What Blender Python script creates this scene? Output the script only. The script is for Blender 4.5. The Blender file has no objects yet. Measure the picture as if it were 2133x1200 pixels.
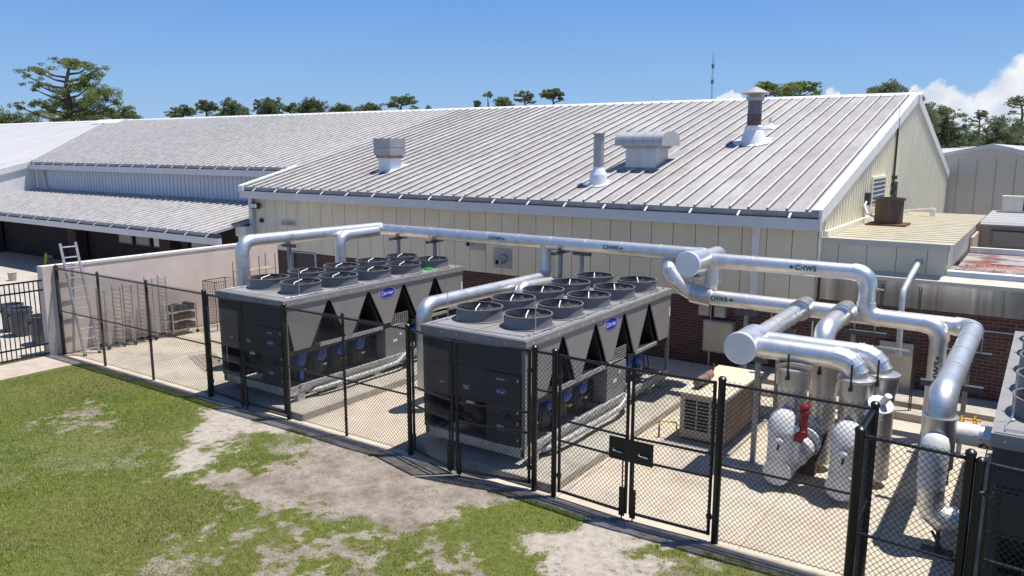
import bpy, math, random
import numpy as np
from mathutils import Vector, Matrix
R_ = math.radians
random.seed(7); rng = np.random.default_rng(7)
scn = bpy.context.scene

# ------------------------------------------------------------------ camera
CAM = Vector((9.263, -12.772, 5.597)); YAW, PIT, ROL = R_(34.437), R_(-10.14), R_(0.07)
f0 = Vector((-math.sin(YAW), math.cos(YAW), 0)); r0 = Vector((math.cos(YAW), math.sin(YAW), 0)); u0 = Vector((0, 0, 1))
FW = math.cos(PIT)*f0 + math.sin(PIT)*u0; UP = -math.sin(PIT)*f0 + math.cos(PIT)*u0
RT = math.cos(ROL)*r0 + math.sin(ROL)*UP; UP = -math.sin(ROL)*r0 + math.cos(ROL)*UP
cd = bpy.data.cameras.new('camera'); cam = bpy.data.objects.new('camera', cd); scn.collection.objects.link(cam)
m = Matrix((RT, UP, -FW)).transposed().to_4x4(); m.translation = CAM; cam.matrix_world = m
cd.sensor_width = 36; cd.lens = 36*1633/2133; cd.clip_start = .1; cd.clip_end = 6000
scn.camera = cam
def pdir(u, v): return FW + RT*((u-1066.5)/1633) + UP*((600-v)/1633)      # photo pixel -> direction (depth 1)

# ------------------------------------------------------------------ light
SUN = Vector((0.23, 0.19, 1)).normalized()
SEL = math.asin(SUN.z); SAZ = math.atan2(SUN.x, SUN.y)
w = bpy.data.worlds.new('World'); scn.world = w; w.use_nodes = True
nt = w.node_tree; nt.nodes.clear(); N = nt.nodes.new; L = nt.links.new
out = N('ShaderNodeOutputWorld'); bg = N('ShaderNodeBackground'); L(bg.outputs[0], out.inputs[0])
SKY_STRENGTH = 0.105
bg.inputs[1].default_value = SKY_STRENGTH
sky = N('ShaderNodeTexSky'); sky.sky_type = 'NISHITA'; sky.sun_disc = False
sky.sun_elevation = SEL; sky.sun_rotation = SAZ; sky.air_density = 1.25; sky.dust_density = 0.35; sky.ozone_density = 3.0
tc = N('ShaderNodeTexCoord')
ns = N('ShaderNodeTexNoise'); ns.inputs['Scale'].default_value = 26; ns.inputs['Detail'].default_value = 9; ns.inputs['Roughness'].default_value = .6; L(tc.outputs['Generated'], ns.inputs['Vector'])
sub = N('ShaderNodeVectorMath'); sub.operation = 'SUBTRACT'; L(ns.outputs['Color'], sub.inputs[0]); sub.inputs[1].default_value = (.5, .5, .5)
sc_ = N('ShaderNodeVectorMath'); sc_.operation = 'SCALE'; L(sub.outputs[0], sc_.inputs[0]); sc_.inputs['Scale'].default_value = .042
add = N('ShaderNodeVectorMath'); add.operation = 'ADD'; L(tc.outputs['Generated'], add.inputs[0]); L(sc_.outputs[0], add.inputs[1])
cur = None
CL = [(2125,195,68),(2070,222,50),(2012,238,46),(1955,192,30),(1922,208,34),(1985,215,36),(2150,160,52),(1518,198,22),(1498,207,18),(1542,208,18),
      (1722,188,15),(1737,197,18),(1682,204,14),(1905,195,20),(2040,262,45),(1950,252,50),(2110,262,60),(2260,215,80),(2420,235,90)]
for (u, v, r) in CL:
    d = pdir(u, v).normalized()
    dn = N('ShaderNodeVectorMath'); dn.operation = 'DISTANCE'; L(add.outputs[0], dn.inputs[0]); dn.inputs[1].default_value = d
    mr = N('ShaderNodeMapRange'); L(dn.outputs['Value'], mr.inputs[0]); rr = r*.86/1633
    mr.inputs[1].default_value = rr*1.0; mr.inputs[2].default_value = rr*.72; mr.inputs[3].default_value = 0; mr.inputs[4].default_value = 1
    if cur is None: cur = mr.outputs[0]
    else:
        mx = N('ShaderNodeMath'); mx.operation = 'MAXIMUM'; L(cur, mx.inputs[0]); L(mr.outputs[0], mx.inputs[1]); cur = mx.outputs[0]
n2 = N('ShaderNodeTexNoise'); n2.inputs['Scale'].default_value = 30; n2.inputs['Detail'].default_value = 4; L(tc.outputs['Generated'], n2.inputs['Vector'])
cr = N('ShaderNodeValToRGB'); L(n2.outputs[0], cr.inputs[0])
cr.color_ramp.elements[0].position = .36; cr.color_ramp.elements[0].color = (4.3, 4.75, 5.6, 1)
cr.color_ramp.elements[1].position = .62; cr.color_ramp.elements[1].color = (6.1, 6.25, 6.5, 1)
sx = N('ShaderNodeSeparateXYZ'); L(tc.outputs['Generated'], sx.inputs[0])
gr_ = N('ShaderNodeValToRGB'); L(sx.outputs[2], gr_.inputs[0]); ge = gr_.color_ramp.elements; ge.new(.5); ge.new(.5); ge.new(.5)
K = 1/SKY_STRENGTH/1.414*1.0
for e_, (p_, c_) in zip(ge, ((0., (.33,.54,.84)), (.06, (.24,.465,.82)), (.17, (.135,.34,.78)), (.3, (.105,.27,.66)), (.8, (.08,.16,.40)))): e_.position = p_; e_.color = (c_[0]*K, c_[1]*K, c_[2]*K, 1)
mb_ = N('ShaderNodeMix'); mb_.data_type = 'RGBA'; mb_.inputs[0].default_value = .88; L(sky.outputs[0], mb_.inputs[6]); L(gr_.outputs[0], mb_.inputs[7])
mixc = N('ShaderNodeMix'); mixc.data_type = 'RGBA'; L(cur, mixc.inputs[0]); L(mb_.outputs[2], mixc.inputs[6]); L(cr.outputs[0], mixc.inputs[7])
L(mixc.outputs[2], bg.inputs[0])
sd = bpy.data.lights.new('sun', 'SUN'); sd.energy = 4.3; sd.angle = R_(.53); sd.color = (1, .95, .87)
so = bpy.data.objects.new('sun', sd); scn.collection.objects.link(so); so.rotation_euler = SUN.to_track_quat('Z', 'Y').to_euler(); so.location = (0, 0, 40)
scn.view_settings.view_transform = 'Standard'; scn.view_settings.look = 'None'; scn.view_settings.gamma = 1
scn.view_settings.exposure = 0.5

# ------------------------------------------------------------------ helpers
COL = scn.collection
class MB:
    def __init__(s): s.v = []; s.f = []
    def poly(s, pts):
        n = len(s.v); s.v += [tuple(p) for p in pts]; s.f.append(tuple(range(n, n+len(pts)))); return s
    def box(s, a, b, rot=None, piv=None):
        x0, y0, z0 = (min(a[i], b[i]) for i in range(3)); x1, y1, z1 = (max(a[i], b[i]) for i in range(3))
        P = [(x0,y0,z0),(x1,y0,z0),(x1,y1,z0),(x0,y1,z0),(x0,y0,z1),(x1,y0,z1),(x1,y1,z1),(x0,y1,z1)]
        if rot is not None:
            c = Vector(piv) if piv is not None else Vector(((x0+x1)/2, (y0+y1)/2, (z0+z1)/2))
            P = [tuple(c + rot @ (Vector(p)-c)) for p in P]
        n = len(s.v); s.v += P
        s.f += [tuple(n+i for i in q) for q in ((0,3,2,1),(4,5,6,7),(0,1,5,4),(1,2,6,5),(2,3,7,6),(3,0,4,7))]; return s
    def prism(s, pts, d):
        d = Vector(d); n = len(s.v); k = len(pts); A = [Vector(p) for p in pts]
        s.v += [tuple(p) for p in A] + [tuple(p+d) for p in A]
        s.f.append(tuple(range(n, n+k))[::-1]); s.f.append(tuple(range(n+k, n+2*k)))
        for i in range(k): j = (i+1) % k; s.f.append((n+i, n+j, n+k+j, n+k+i))
        return s
    def tube(s, pts, r, seg=12, cap=True, up=None):
        pts = [Vector(p) for p in pts]; k = len(pts); rs = r if isinstance(r, (list, tuple)) else [r]*k
        base = len(s.v); prev = None
        for i, p in enumerate(pts):
            if i == 0: t = pts[1]-p
            elif i == k-1: t = p-pts[i-1]
            else: t = (pts[i+1]-p).normalized() + (p-pts[i-1]).normalized()
            t = t.normalized() if t.length > 1e-9 else Vector((0, 0, 1))
            if prev is None:
                a = Vector((0, 0, 1)) if abs(t.z) < .9 else Vector((1, 0, 0))
                if up: a = Vector(up)
                x = t.cross(a).normalized()
            else: x = (prev - t*prev.dot(t)).normalized()
            prev = x; y = t.cross(x)
            for j in range(seg):
                an = 2*math.pi*j/seg + (math.pi/4 if seg == 4 else 0); s.v.append(tuple(p + (x*math.cos(an) + y*math.sin(an))*rs[i]))
        for i in range(k-1):
            for j in range(seg):
                a = base+i*seg+j; b = base+i*seg+(j+1) % seg; s.f.append((a, b, b+seg, a+seg))
        if cap:
            s.f.append(tuple(base+j for j in range(seg))[::-1]); s.f.append(tuple(base+(k-1)*seg+j for j in range(seg)))
        return s
    def lathe(s, c, prof, seg=24, axis=(0, 0, 1), caps=True):
        c = Vector(c); ax = Vector(axis).normalized()
        s.tube([c+ax*(h+1e-6*i) for i, (r, h) in enumerate(prof)], [max(r, 1e-4) for r, h in prof], seg, caps, None) if False else s._lathe(c, ax, prof, seg, caps)
        return s
    def _lathe(s, c, ax, prof, seg, caps):
        a = Vector((0, 0, 1)) if abs(ax.z) < .9 else Vector((1, 0, 0)); x = ax.cross(a).normalized(); y = ax.cross(x); base = len(s.v)
        for r, h in prof:
            for j in range(seg):
                an = 2*math.pi*j/seg; s.v.append(tuple(c + ax*h + (x*math.cos(an)+y*math.sin(an))*max(r, 1e-4)))
        for i in range(len(prof)-1):
            for j in range(seg):
                p = base+i*seg+j; q = base+i*seg+(j+1) % seg; s.f.append((p, q, q+seg, p+seg))
        if caps: s.f.append(tuple(base+j for j in range(seg))[::-1]); s.f.append(tuple(base+(len(prof)-1)*seg+j for j in range(seg)))
    def build(s, name, mat, parent=None, smooth=True, sharp=35):
        off = Vector((0, 0, 0)); p = parent
        while p is not None: off += p.location; p = p.parent
        me = bpy.data.meshes.new(name)
        me.from_pydata([(a-off.x, b-off.y, c-off.z) for a, b, c in s.v], [], s.f); me.materials.append(mat)
        if smooth:
            me.polygons.foreach_set('use_smooth', [True]*len(me.polygons)); me.set_sharp_from_angle(angle=R_(sharp))
        me.update()
        o = bpy.data.objects.new(name, me); COL.objects.link(o)
        if parent is not None: o.parent = parent
        return o
def tag(o, label=None, cat=None, group=None, kind=None):
    for k, v in (('label', label), ('category', cat), ('group', group), ('kind', kind)):
        if v: o[k] = v
    return o
def thing(name, loc, label, cat, group=None):
    o = bpy.data.objects.new(name, None); COL.objects.link(o); o.location = loc; o.empty_display_size = .2
    return tag(o, label, cat, group)
def struct(o): o['kind'] = 'structure'; return o
def copy_tree(o, parent=None):
    c = o.copy(); COL.objects.link(c); c.parent = parent
    for ch in list(o.children): copy_tree(ch, c)
    return c

# ------------------------------------------------------------------ materials
def M(name, col, rough=.6, metal=0., var=.12, scale=4., bump=0., bscale=40., spec=.5, stretch=None, col2=None, lo=.35, hi=.65, detail=6):
    mt = bpy.data.materials.new(name); mt.use_nodes = True; t = mt.node_tree; b = t.nodes['Principled BSDF']
    b.inputs['Roughness'].default_value = rough; b.inputs['Metallic'].default_value = metal; b.inputs['Specular IOR Level'].default_value = spec
    n = t.nodes.new; l = t.links.new
    if var or col2 or bump:
        c = n('ShaderNodeTexCoord'); mp = n('ShaderNodeMapping'); l(c.outputs['Object'], mp.inputs[0])
        if stretch: mp.inputs['Scale'].default_value = stretch
    if var or col2:
        x = n('ShaderNodeTexNoise'); x.inputs['Scale'].default_value = scale; x.inputs['Detail'].default_value = detail; x.inputs['Roughness'].default_value = .6; l(mp.outputs[0], x.inputs[0])
        r = n('ShaderNodeValToRGB'); l(x.outputs[0], r.inputs[0]); e = r.color_ramp.elements; e[0].position = lo; e[1].position = hi
        a = col2 if col2 else tuple(q*(1-var) for q in col); z = col if col2 else tuple(min(1, q*(1+var)) for q in col)
        e[0].color = (*a, 1); e[1].color = (*z, 1); l(r.outputs[0], b.inputs['Base Color'])
    else: b.inputs['Base Color'].default_value = (*col, 1)
    if bump:
        y = n('ShaderNodeTexNoise'); y.inputs['Scale'].default_value = bscale; y.inputs['Detail'].default_value = 4; l(mp.outputs[0], y.inputs[0])
        bp = n('ShaderNodeBump'); bp.inputs['Strength'].default_value = bump; bp.inputs['Distance'].default_value = .02; l(y.outputs[0], bp.inputs['Height']); l(bp.outputs[0], b.inputs['Normal'])
    return mt
def overlay(mt, col, scale, lo, hi, stretch=(1, 1, 1), amt=1., seed=0.):
    """stains, or painted reflections, of another colour with a shape of their own"""
    t = mt.node_tree; b = t.nodes['Principled BSDF']; n = t.nodes.new; l = t.links.new; i = b.inputs['Base Color']
    c = n('ShaderNodeTexCoord'); mp = n('ShaderNodeMapping'); l(c.outputs['Object'], mp.inputs[0]); mp.inputs['Scale'].default_value = stretch; mp.inputs['Location'].default_value = (seed, seed*.7, seed*1.3)
    x = n('ShaderNodeTexNoise'); x.inputs['Scale'].default_value = scale; x.inputs['Detail'].default_value = 7; x.inputs['Roughness'].default_value = .65; l(mp.outputs[0], x.inputs[0])
    r = n('ShaderNodeMapRange'); l(x.outputs[0], r.inputs[0]); r.inputs[1].default_value = lo; r.inputs[2].default_value = hi; r.inputs[4].default_value = amt
    mx = n('ShaderNodeMix'); mx.data_type = 'RGBA'; l(r.outputs[0], mx.inputs[0])
    if i.is_linked: l(i.links[0].from_socket, mx.inputs[6])
    else: mx.inputs[6].default_value = i.default_value
    mx.inputs[7].default_value = (*col, 1); l(mx.outputs[2], i); return mt
def brick(name, c1, c2, mortar, rotx=True):
    mt = bpy.data.materials.new(name); mt.use_nodes = True; t = mt.node_tree; b = t.nodes['Principled BSDF']; n = t.nodes.new; l = t.links.new
    c = n('ShaderNodeTexCoord'); sp = n('ShaderNodeSeparateXYZ'); cb = n('ShaderNodeCombineXYZ'); l(c.outputs['Object'], sp.inputs[0])
    ad = n('ShaderNodeMath'); ad.operation = 'ADD'; l(sp.outputs[0], ad.inputs[0]); l(sp.outputs[1], ad.inputs[1]); l(ad.outputs[0], cb.inputs[0]); l(sp.outputs[2], cb.inputs[1])
    k = n('ShaderNodeTexBrick'); l(cb.outputs[0], k.inputs[0]); k.inputs['Scale'].default_value = 1; k.inputs['Brick Width'].default_value = .21; k.inputs['Row Height'].default_value = .078
    k.inputs['Mortar Size'].default_value = .009; k.inputs['Mortar Smooth'].default_value = .3; k.inputs['Color1'].default_value = (*c1, 1); k.inputs['Color2'].default_value = (*c2, 1); k.inputs['Mortar'].default_value = (*mortar, 1)
    l(k.outputs[0], b.inputs['Base Color']); b.inputs['Roughness'].default_value = .85
    bp = n('ShaderNodeBump'); bp.invert = True; bp.inputs['Distance'].default_value = .008; l(k.outputs[1], bp.inputs['Height']); l(bp.outputs[0], b.inputs['Normal'])
    return mt

roof_m = M('weathered_metal_roof', (.37,.345,.34), .7, 0, col2=(.29,.27,.265), scale=2.2, stretch=(1,.35,1), bump=.1, bscale=8)
overlay(roof_m, (.44,.425,.42), .5, .48, .7, (1,.5,1), .6, 3); overlay(roof_m, (.22,.205,.20), 6, .53, .70, (1,.3,1), .6, 8); overlay(roof_m, (.25,.22,.19), .45, .56, .7, (1.4,.3,1), .55, 31); overlay(roof_m, (.56,.55,.535), 22, .57, .68, (1,.6,1), .7, 12); overlay(roof_m, (.15,.14,.135), 14, .62, .74, (1,.2,1), .5, 17); overlay(roof_m, (.52,.505,.49), .35, .5, .62, (1.5,.4,1), .5, 41)
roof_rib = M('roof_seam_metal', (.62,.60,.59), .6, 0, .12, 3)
rib_dirt_shade = M('grimy_shaded_seam_flank', (.17,.16,.155), .85, 0, .25, 3)  # seam grime plus the seam's shadow line, both put into the flank colour
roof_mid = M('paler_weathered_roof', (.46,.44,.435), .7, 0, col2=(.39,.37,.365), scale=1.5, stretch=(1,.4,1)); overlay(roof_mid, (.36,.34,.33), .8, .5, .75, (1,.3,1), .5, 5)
rib_pale = M('pale_seam_flank', (.34,.33,.325), .8, 0, .2, 3)  # west and canopy ribs: same painted dirt and shadow tone, lighter
roof_far = M('pale_metal_roof', (.47,.46,.46), .65, 0, .07, .6, stretch=(1,.4,1))
trim = M('white_grey_trim', (.55,.56,.59), .45, .05, .06, 2)
trim_w = M('white_trim', (.72,.72,.71), .5, 0, .06, 3)
gutter_m = M('gutter_steel', (.56,.56,.58), .4, .1, .05, 1.5)
gut_in = M('gutter_dirt_and_shade', (.13,.13,.14), .8, .1, .3, 6)  # gutter debris; on the back strip the dark tone is painted eave shade
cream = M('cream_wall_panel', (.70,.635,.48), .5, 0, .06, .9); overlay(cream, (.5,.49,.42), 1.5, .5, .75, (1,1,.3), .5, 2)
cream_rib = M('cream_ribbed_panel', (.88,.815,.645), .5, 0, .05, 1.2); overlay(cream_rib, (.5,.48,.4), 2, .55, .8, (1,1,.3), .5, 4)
cream_groove = M('cream_wall_groove', (.40,.365,.28), .7, 0, .05, 2)
cream_gap = M('cream_panel_joint', (.38,.35,.27), .7, 0, 0)
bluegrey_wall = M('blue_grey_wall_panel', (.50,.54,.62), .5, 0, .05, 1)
pan_shade = M('shaded_roof_pan', (.17,.14,.09), .6, 0, .15, 2.5)  # pans much darker than the ribs: gap shade put into the colour
roof_cream = M('cream_metal_roof', (.56,.50,.345), .5, .05, .1, 2.5); overlay(roof_cream, (.4,.34,.24), 5, .58, .75, (.4,1,1), .5, 2)
arm_steel = M('dark_crossarm', (.10,.105,.12), .5, .3, .15, 6)
brick_m = brick('red_brick', (.115,.045,.036), (.065,.027,.024), (.17,.135,.12))
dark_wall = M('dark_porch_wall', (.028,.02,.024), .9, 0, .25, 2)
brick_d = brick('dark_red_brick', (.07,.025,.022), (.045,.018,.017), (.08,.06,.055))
stucco = M('pinkish_stucco', (.68,.585,.53), .85, 0, .07, 1.2, bump=.25, bscale=60); overlay(stucco, (.4,.35,.32), 1.4, .55, .8, (1,1,.4), .4, 3)
steel_sheet = M('brushed_steel_sheet', (.40,.385,.37), .28, .9, .25, 1.3, stretch=(1,1,.08), bump=1., bscale=2.6); overlay(steel_sheet, (.75,.72,.68), 2.2, .52, .66, (1.6,1,.04), .8, 14); overlay(steel_sheet, (.2,.19,.2), 1.4, .5, .62, (1.6,1,.04), .7, 24); overlay(steel_sheet, (.42,.38,.34), 1.2, .5, .7, (1,1,.15), .6, 4)  # streak overlays: reflections painted into the colour, with some staining
alu = M('aluminium_jacket', (.73,.73,.73), .43, .88, .07, 5, bump=.12, bscale=9); overlay(alu, (.42,.42,.43), 2.5, .5, .75, (1,1,1), .6, 3); overlay(alu, (.85,.85,.85), 7, .6, .75, (1,1,1), .5, 9)
alu_dull = M('dull_aluminium_jacket', (.64,.63,.62), .38, .92, .12, 4, bump=.15, bscale=8)
alu_cap = M('pale_end_cap', (.74,.77,.82), .5, .35, .05, 3)
galv = M('galvanised_steel', (.55,.56,.57), .45, .7, .18, 14)
galv_dark = M('dark_galvanised_strut', (.045,.045,.05), .5, .3, .2, 10)
white_ins = M('white_insulation_jacket', (.68,.68,.685), .6, 0, .06, 5, bump=.5, bscale=9); overlay(white_ins, (.5,.49,.47), 4, .55, .75, (1,1,1), .4, 3)
red_m = M('red_painted_valve', (.30,.012,.02), .45, 0, .3, 9)
green_ink = M('green_stencil_ink', (.0,.10,.055), .6, 0, .2, 30)
ch_grey = M('grey_unit_paint', (.27,.255,.25), .5, .1, .06, 2); overlay(ch_grey, (.34,.325,.31), 2.5, .5, .8, (1,1,.3), .5, 4)
ch_top = M('grey_unit_deck', (.28,.27,.265), .55, .1, .09, 2.2); overlay(ch_top, (.33,.32,.31), 3, .52, .75, (1,1,1), .6, 2)
ch_ring = M('grey_fan_shroud', (.15,.15,.16), .5, .1, .08, 3)
ch_dark = M('dark_unit_steel', (.022,.022,.026), .5, .2, .3, 4)
ch_front = M('shaded_front_steel', (.052,.05,.056), .5, .15, .1, 2.5)  # shade of the front face put into a darker colour than the sides
coil = M('dark_coil_fins', (.02,.021,.026), .55, .3, .3, 60, stretch=(1,1,12))
compr = M('black_compressor_paint', (.035,.036,.042), .4, .2, .3, 5)
blue_m = M('blue_machine_paint', (.008,.06,.30), .4, 0, .2, 6)
blue_badge = M('blue_badge', (.01,.035,.42), .4, 0, 0)
white_paint = M('white_label', (.75,.75,.75), .5, 0, 0)
yellow_m = M('yellow_paint', (.62,.55,.02), .5, 0, .25, 20)
black_coat = M('black_vinyl_coating', (.009,.008,.012), .35, 0, .3, 12)
wire_m = M('black_vinyl_wire', (.016,.015,.019), .5, 0, 0)
black_plate = M('black_steel_plate', (.012,.009,.009), .5, .1, .3, 8)
rust = M('rusty_steel', (.13,.065,.04), .85, .1, .35, 8, bump=.3, bscale=20)
rust_band = M('rust_streaked_band', (.34,.10,.05), .85, 0, col2=(.45,.4,.38), scale=9, var=0)
brown_stack = M('brown_rusted_stack', (.105,.07,.062), .8, .2, .25, 7, stretch=(1,1,.3))
vent_grey = M('grey_vent_metal', (.38,.375,.39), .5, .3, .1, 3)
vent_lt = M('light_galvanised_vent', (.55,.56,.58), .45, .3, .1, 3)
vent_white = M('white_flashing', (.80,.82,.84), .6, 0, .05, 5)
flue_grey = M('grey_flue', (.19,.185,.20), .55, .3, .2, 4, stretch=(1,1,.3))
beige_unit = M('beige_machine_cabinet', (.42,.36,.285), .6, 0, .12, 3); overlay(beige_unit, (.2,.12,.07), 3, .55, .7, (1,1,.4), .7, 6)
slot = M('louvre_slot_black', (.015,.013,.012), .8, 0, 0)
conc = M('beige_yard_concrete', (.54,.465,.365), .85, 0, .1, 1.1, bump=.2, bscale=50); overlay(conc, (.40,.36,.31), .7, .5, .68, (1,1,1), .8, 2); overlay(conc, (.36,.25,.17), .9, .58, .72, (1,1,1), .6, 9); overlay(conc, (.33,.30,.26), 9, .58, .72, (1,1,1), .5, 19); overlay(conc, (.34,.30,.25), 1.6, .6, .66, (1,1,1), .5, 39); overlay(conc, (.62,.58,.5), 3, .56, .7, (1,1,1), .6, 29)
conc_pad = M('pad_concrete', (.40,.365,.31), .85, 0, .12, 3, bump=.2, bscale=50); overlay(conc_pad, (.24,.2,.16), 2, .55, .7, (1,1,1), .6, 2)
conc_l = M('pale_concrete', (.43,.39,.335), .85, 0, .1, .8, bump=.1, bscale=40)
curb_m = M('dark_kerb_concrete', (.17,.155,.15), .9, 0, .25, 5, bump=.3, bscale=40)
walk_m = M('walk_concrete', (.44,.375,.31), .85, 0, .12, 2, bump=.2, bscale=60)
tan_wall = M('tan_wall', (.50,.38,.28), .8, 0, .06, 2)
cab_tan = M('tan_metal_cabinet', (.50,.46,.37), .4, .35, .15, 2, stretch=(1,1,.4))
can_m = M('grey_plastic_bin', (.07,.08,.105), .5, 0, .12, 4)
dark_in = M('dark_opening', (.02,.015,.02), .8, 0, .2, 2)
door_m = M('dark_door_paint', (.045,.035,.045), .5, 0, .1, 3)
glass_m = M('window_glass', (.10,.12,.12), .15, .2, .3, 2)
bark = M('tree_bark', (.12,.085,.065), .9, 0, .3, 3)
def leafmat(n, a, b):
    mt = M(n, a, .65, 0, col2=b, scale=.35, var=0, lo=.4, hi=.6); t = mt.node_tree; p = t.nodes['Principled BSDF']; tl = t.nodes.new('ShaderNodeBsdfTranslucent'); mx = t.nodes.new('ShaderNodeMixShader')
    t.links.new(p.inputs['Base Color'].links[0].from_socket, tl.inputs[0]); mx.inputs[0].default_value = .38; t.links.new(p.outputs[0], mx.inputs[1]); t.links.new(tl.outputs[0], mx.inputs[2]); t.links.new(mx.outputs[0], t.nodes['Material Output'].inputs[0]); return mt
leaf_pine = leafmat('pine_needles', (.26,.29,.075), (.13,.185,.05))
leaf_oak = leafmat('oak_leaves', (.18,.22,.09), (.10,.135,.06))
leaf_far = leafmat('distant_leaves', (.22,.26,.125), (.13,.17,.085))
glove = M('green_rubber', (.02,.55,.05), .5, 0, 0)
hiviz = M('yellow_green_fabric', (.35,.42,.03), .7, 0, 0)

# ------------------------------------------------------------------ ground
def noise2(x, y, seed=0):
    r = np.random.default_rng(seed); T = r.random((64, 64))
    xi = np.floor(x).astype(int); yi = np.floor(y).astype(int); fx = x-xi; fy = y-yi; fx = fx*fx*(3-2*fx); fy = fy*fy*(3-2*fy)
    a = T[xi % 64, yi % 64]; b = T[(xi+1) % 64, yi % 64]; c = T[xi % 64, (yi+1) % 64]; d = T[(xi+1) % 64, (yi+1) % 64]
    return (a*(1-fx)+b*fx)*(1-fy) + (c*(1-fx)+d*fx)*fy
def fbm(x, y, seed=0, o=5):
    s = 0; a = .5; f = 1.
    for i in range(o): s = s + a*noise2(x*f+17*i, y*f+5*i, seed+i); a *= .5; f *= 2.03
    return s
def sdist(px, py, poly):
    d = np.full(px.shape, 1e9); ins = np.zeros(px.shape, bool); n = len(poly)
    for i in range(n):
        ax, ay = poly[i]; bx, by = poly[(i+1) % n]; ex, ey = bx-ax, by-ay
        t = np.clip(((px-ax)*ex+(py-ay)*ey)/(ex*ex+ey*ey+1e-9), 0, 1); d = np.minimum(d, np.hypot(px-ax-t*ex, py-ay-t*ey))
        c = ((ay > py) != (by > py)) & (px < (bx-ax)*(py-ay)/((by-ay) if abs(by-ay) > 1e-9 else 1e-9)+ax); ins ^= c
    return np.where(ins, d, -d)
SAND = [[(-5.6,-2.7),(-4.5,-2.7),(-2.7,-2.6),(-3.1,-3.25),(-3.8,-3.7),(-3.4,-4.3),(-2.3,-4.8),(-2.6,-5.3),(-3.1,-5.6),(-3.7,-5.0),(-4.6,-4.0)],
        [(3.6,-4.1),(3.6,-3.1),(4.1,-2.65),(4.8,-2.95),(5.2,-3.8),(5.25,-4.6),(4.3,-5.4),(3.9,-4.6)]]
BROWN = [[(-2.9,-2.6),(0,-2.6),(2.8,-2.6),(2.6,-3.1),(2.2,-3.7),(2.2,-4.2),(1.7,-4.9),(.7,-5.1),(-.5,-5.3),(-1.7,-5.2),(-2.3,-4.9),(-1.9,-4.4),(-1.8,-3.6)],
         [(3.0,-2.6),(4.7,-2.6),(5.8,-2.7),(5.6,-2.95),(4.1,-3.05)]]
MOTT = [[(.6,-6),(1.2,-5.2),(2.7,-4.4),(3.7,-5.1),(3.8,-6.2),(2.4,-8),(.3,-8)], [(-8.2,-4.9),(-7.9,-4.5),(-6.1,-4.7),(-6.0,-5.3),(-7.4,-5.4)], [(-.6,-6.6),(.9,-5.4),(1.4,-7.6),(0,-8.6)]]
GR2 = [[(2.3,-3.5),(2.5,-2.8),(3.4,-2.65),(3.6,-3.5),(3.2,-4.3),(2.6,-4.2)]]
def fields(x, y):
    wx = x + (fbm(x*1.3, y*1.3, 3)-.5)*1.1; wy = y + (fbm(x*1.3, y*1.3, 9)-.5)*1.1
    n = fbm(x*3.5, y*3.5, 21)-.48; nf = fbm(x*11, y*11, 31, 3)-.44
    ms = np.max([sdist(wx, wy, p) for p in SAND], axis=0); mb = np.max([sdist(wx, wy, p) for p in BROWN], axis=0)
    mm = np.max([sdist(wx, wy, p) for p in MOTT], axis=0); mg = np.max([sdist(wx, wy, p) for p in GR2], axis=0)
    sand = np.clip(.5+ms*2.0+n*1.9+nf*1.5, 0, 1)
    br = np.clip(.58+mb*1.5+n*2.0+nf*1.8, 0, 1)
    mo = np.clip(.08+np.clip(mm*1.0, -1.6, .2)+n*2.6+nf*2.0, 0, .66)
    wild = np.clip((fbm(x*.55+9, y*.55, 41)-.58)*4+n*1.8+nf*1.3, 0, .5)*np.clip((x+9)/6, .3, 1)
    bare = np.maximum.reduce([sand, br, mo, wild]); bare = bare*(1-np.clip(.5+mg*3+n, 0, 1)*.95)
    kb = np.clip((y+2.95)/.2, 0, 1)*np.clip((x+4.5)/1., 0, 1)*.8; bare = np.maximum(bare, kb*np.clip(1-(x-5.0)*1.5, .15, 1))
    return np.clip(bare, 0, 1), np.clip(sand, 0, 1), fbm(x*.7, y*.7, 51)
def sm_(x, y): return np.max([sdist(x, y, p) for p in MOTT+BROWN[:1]], axis=0)
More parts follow.
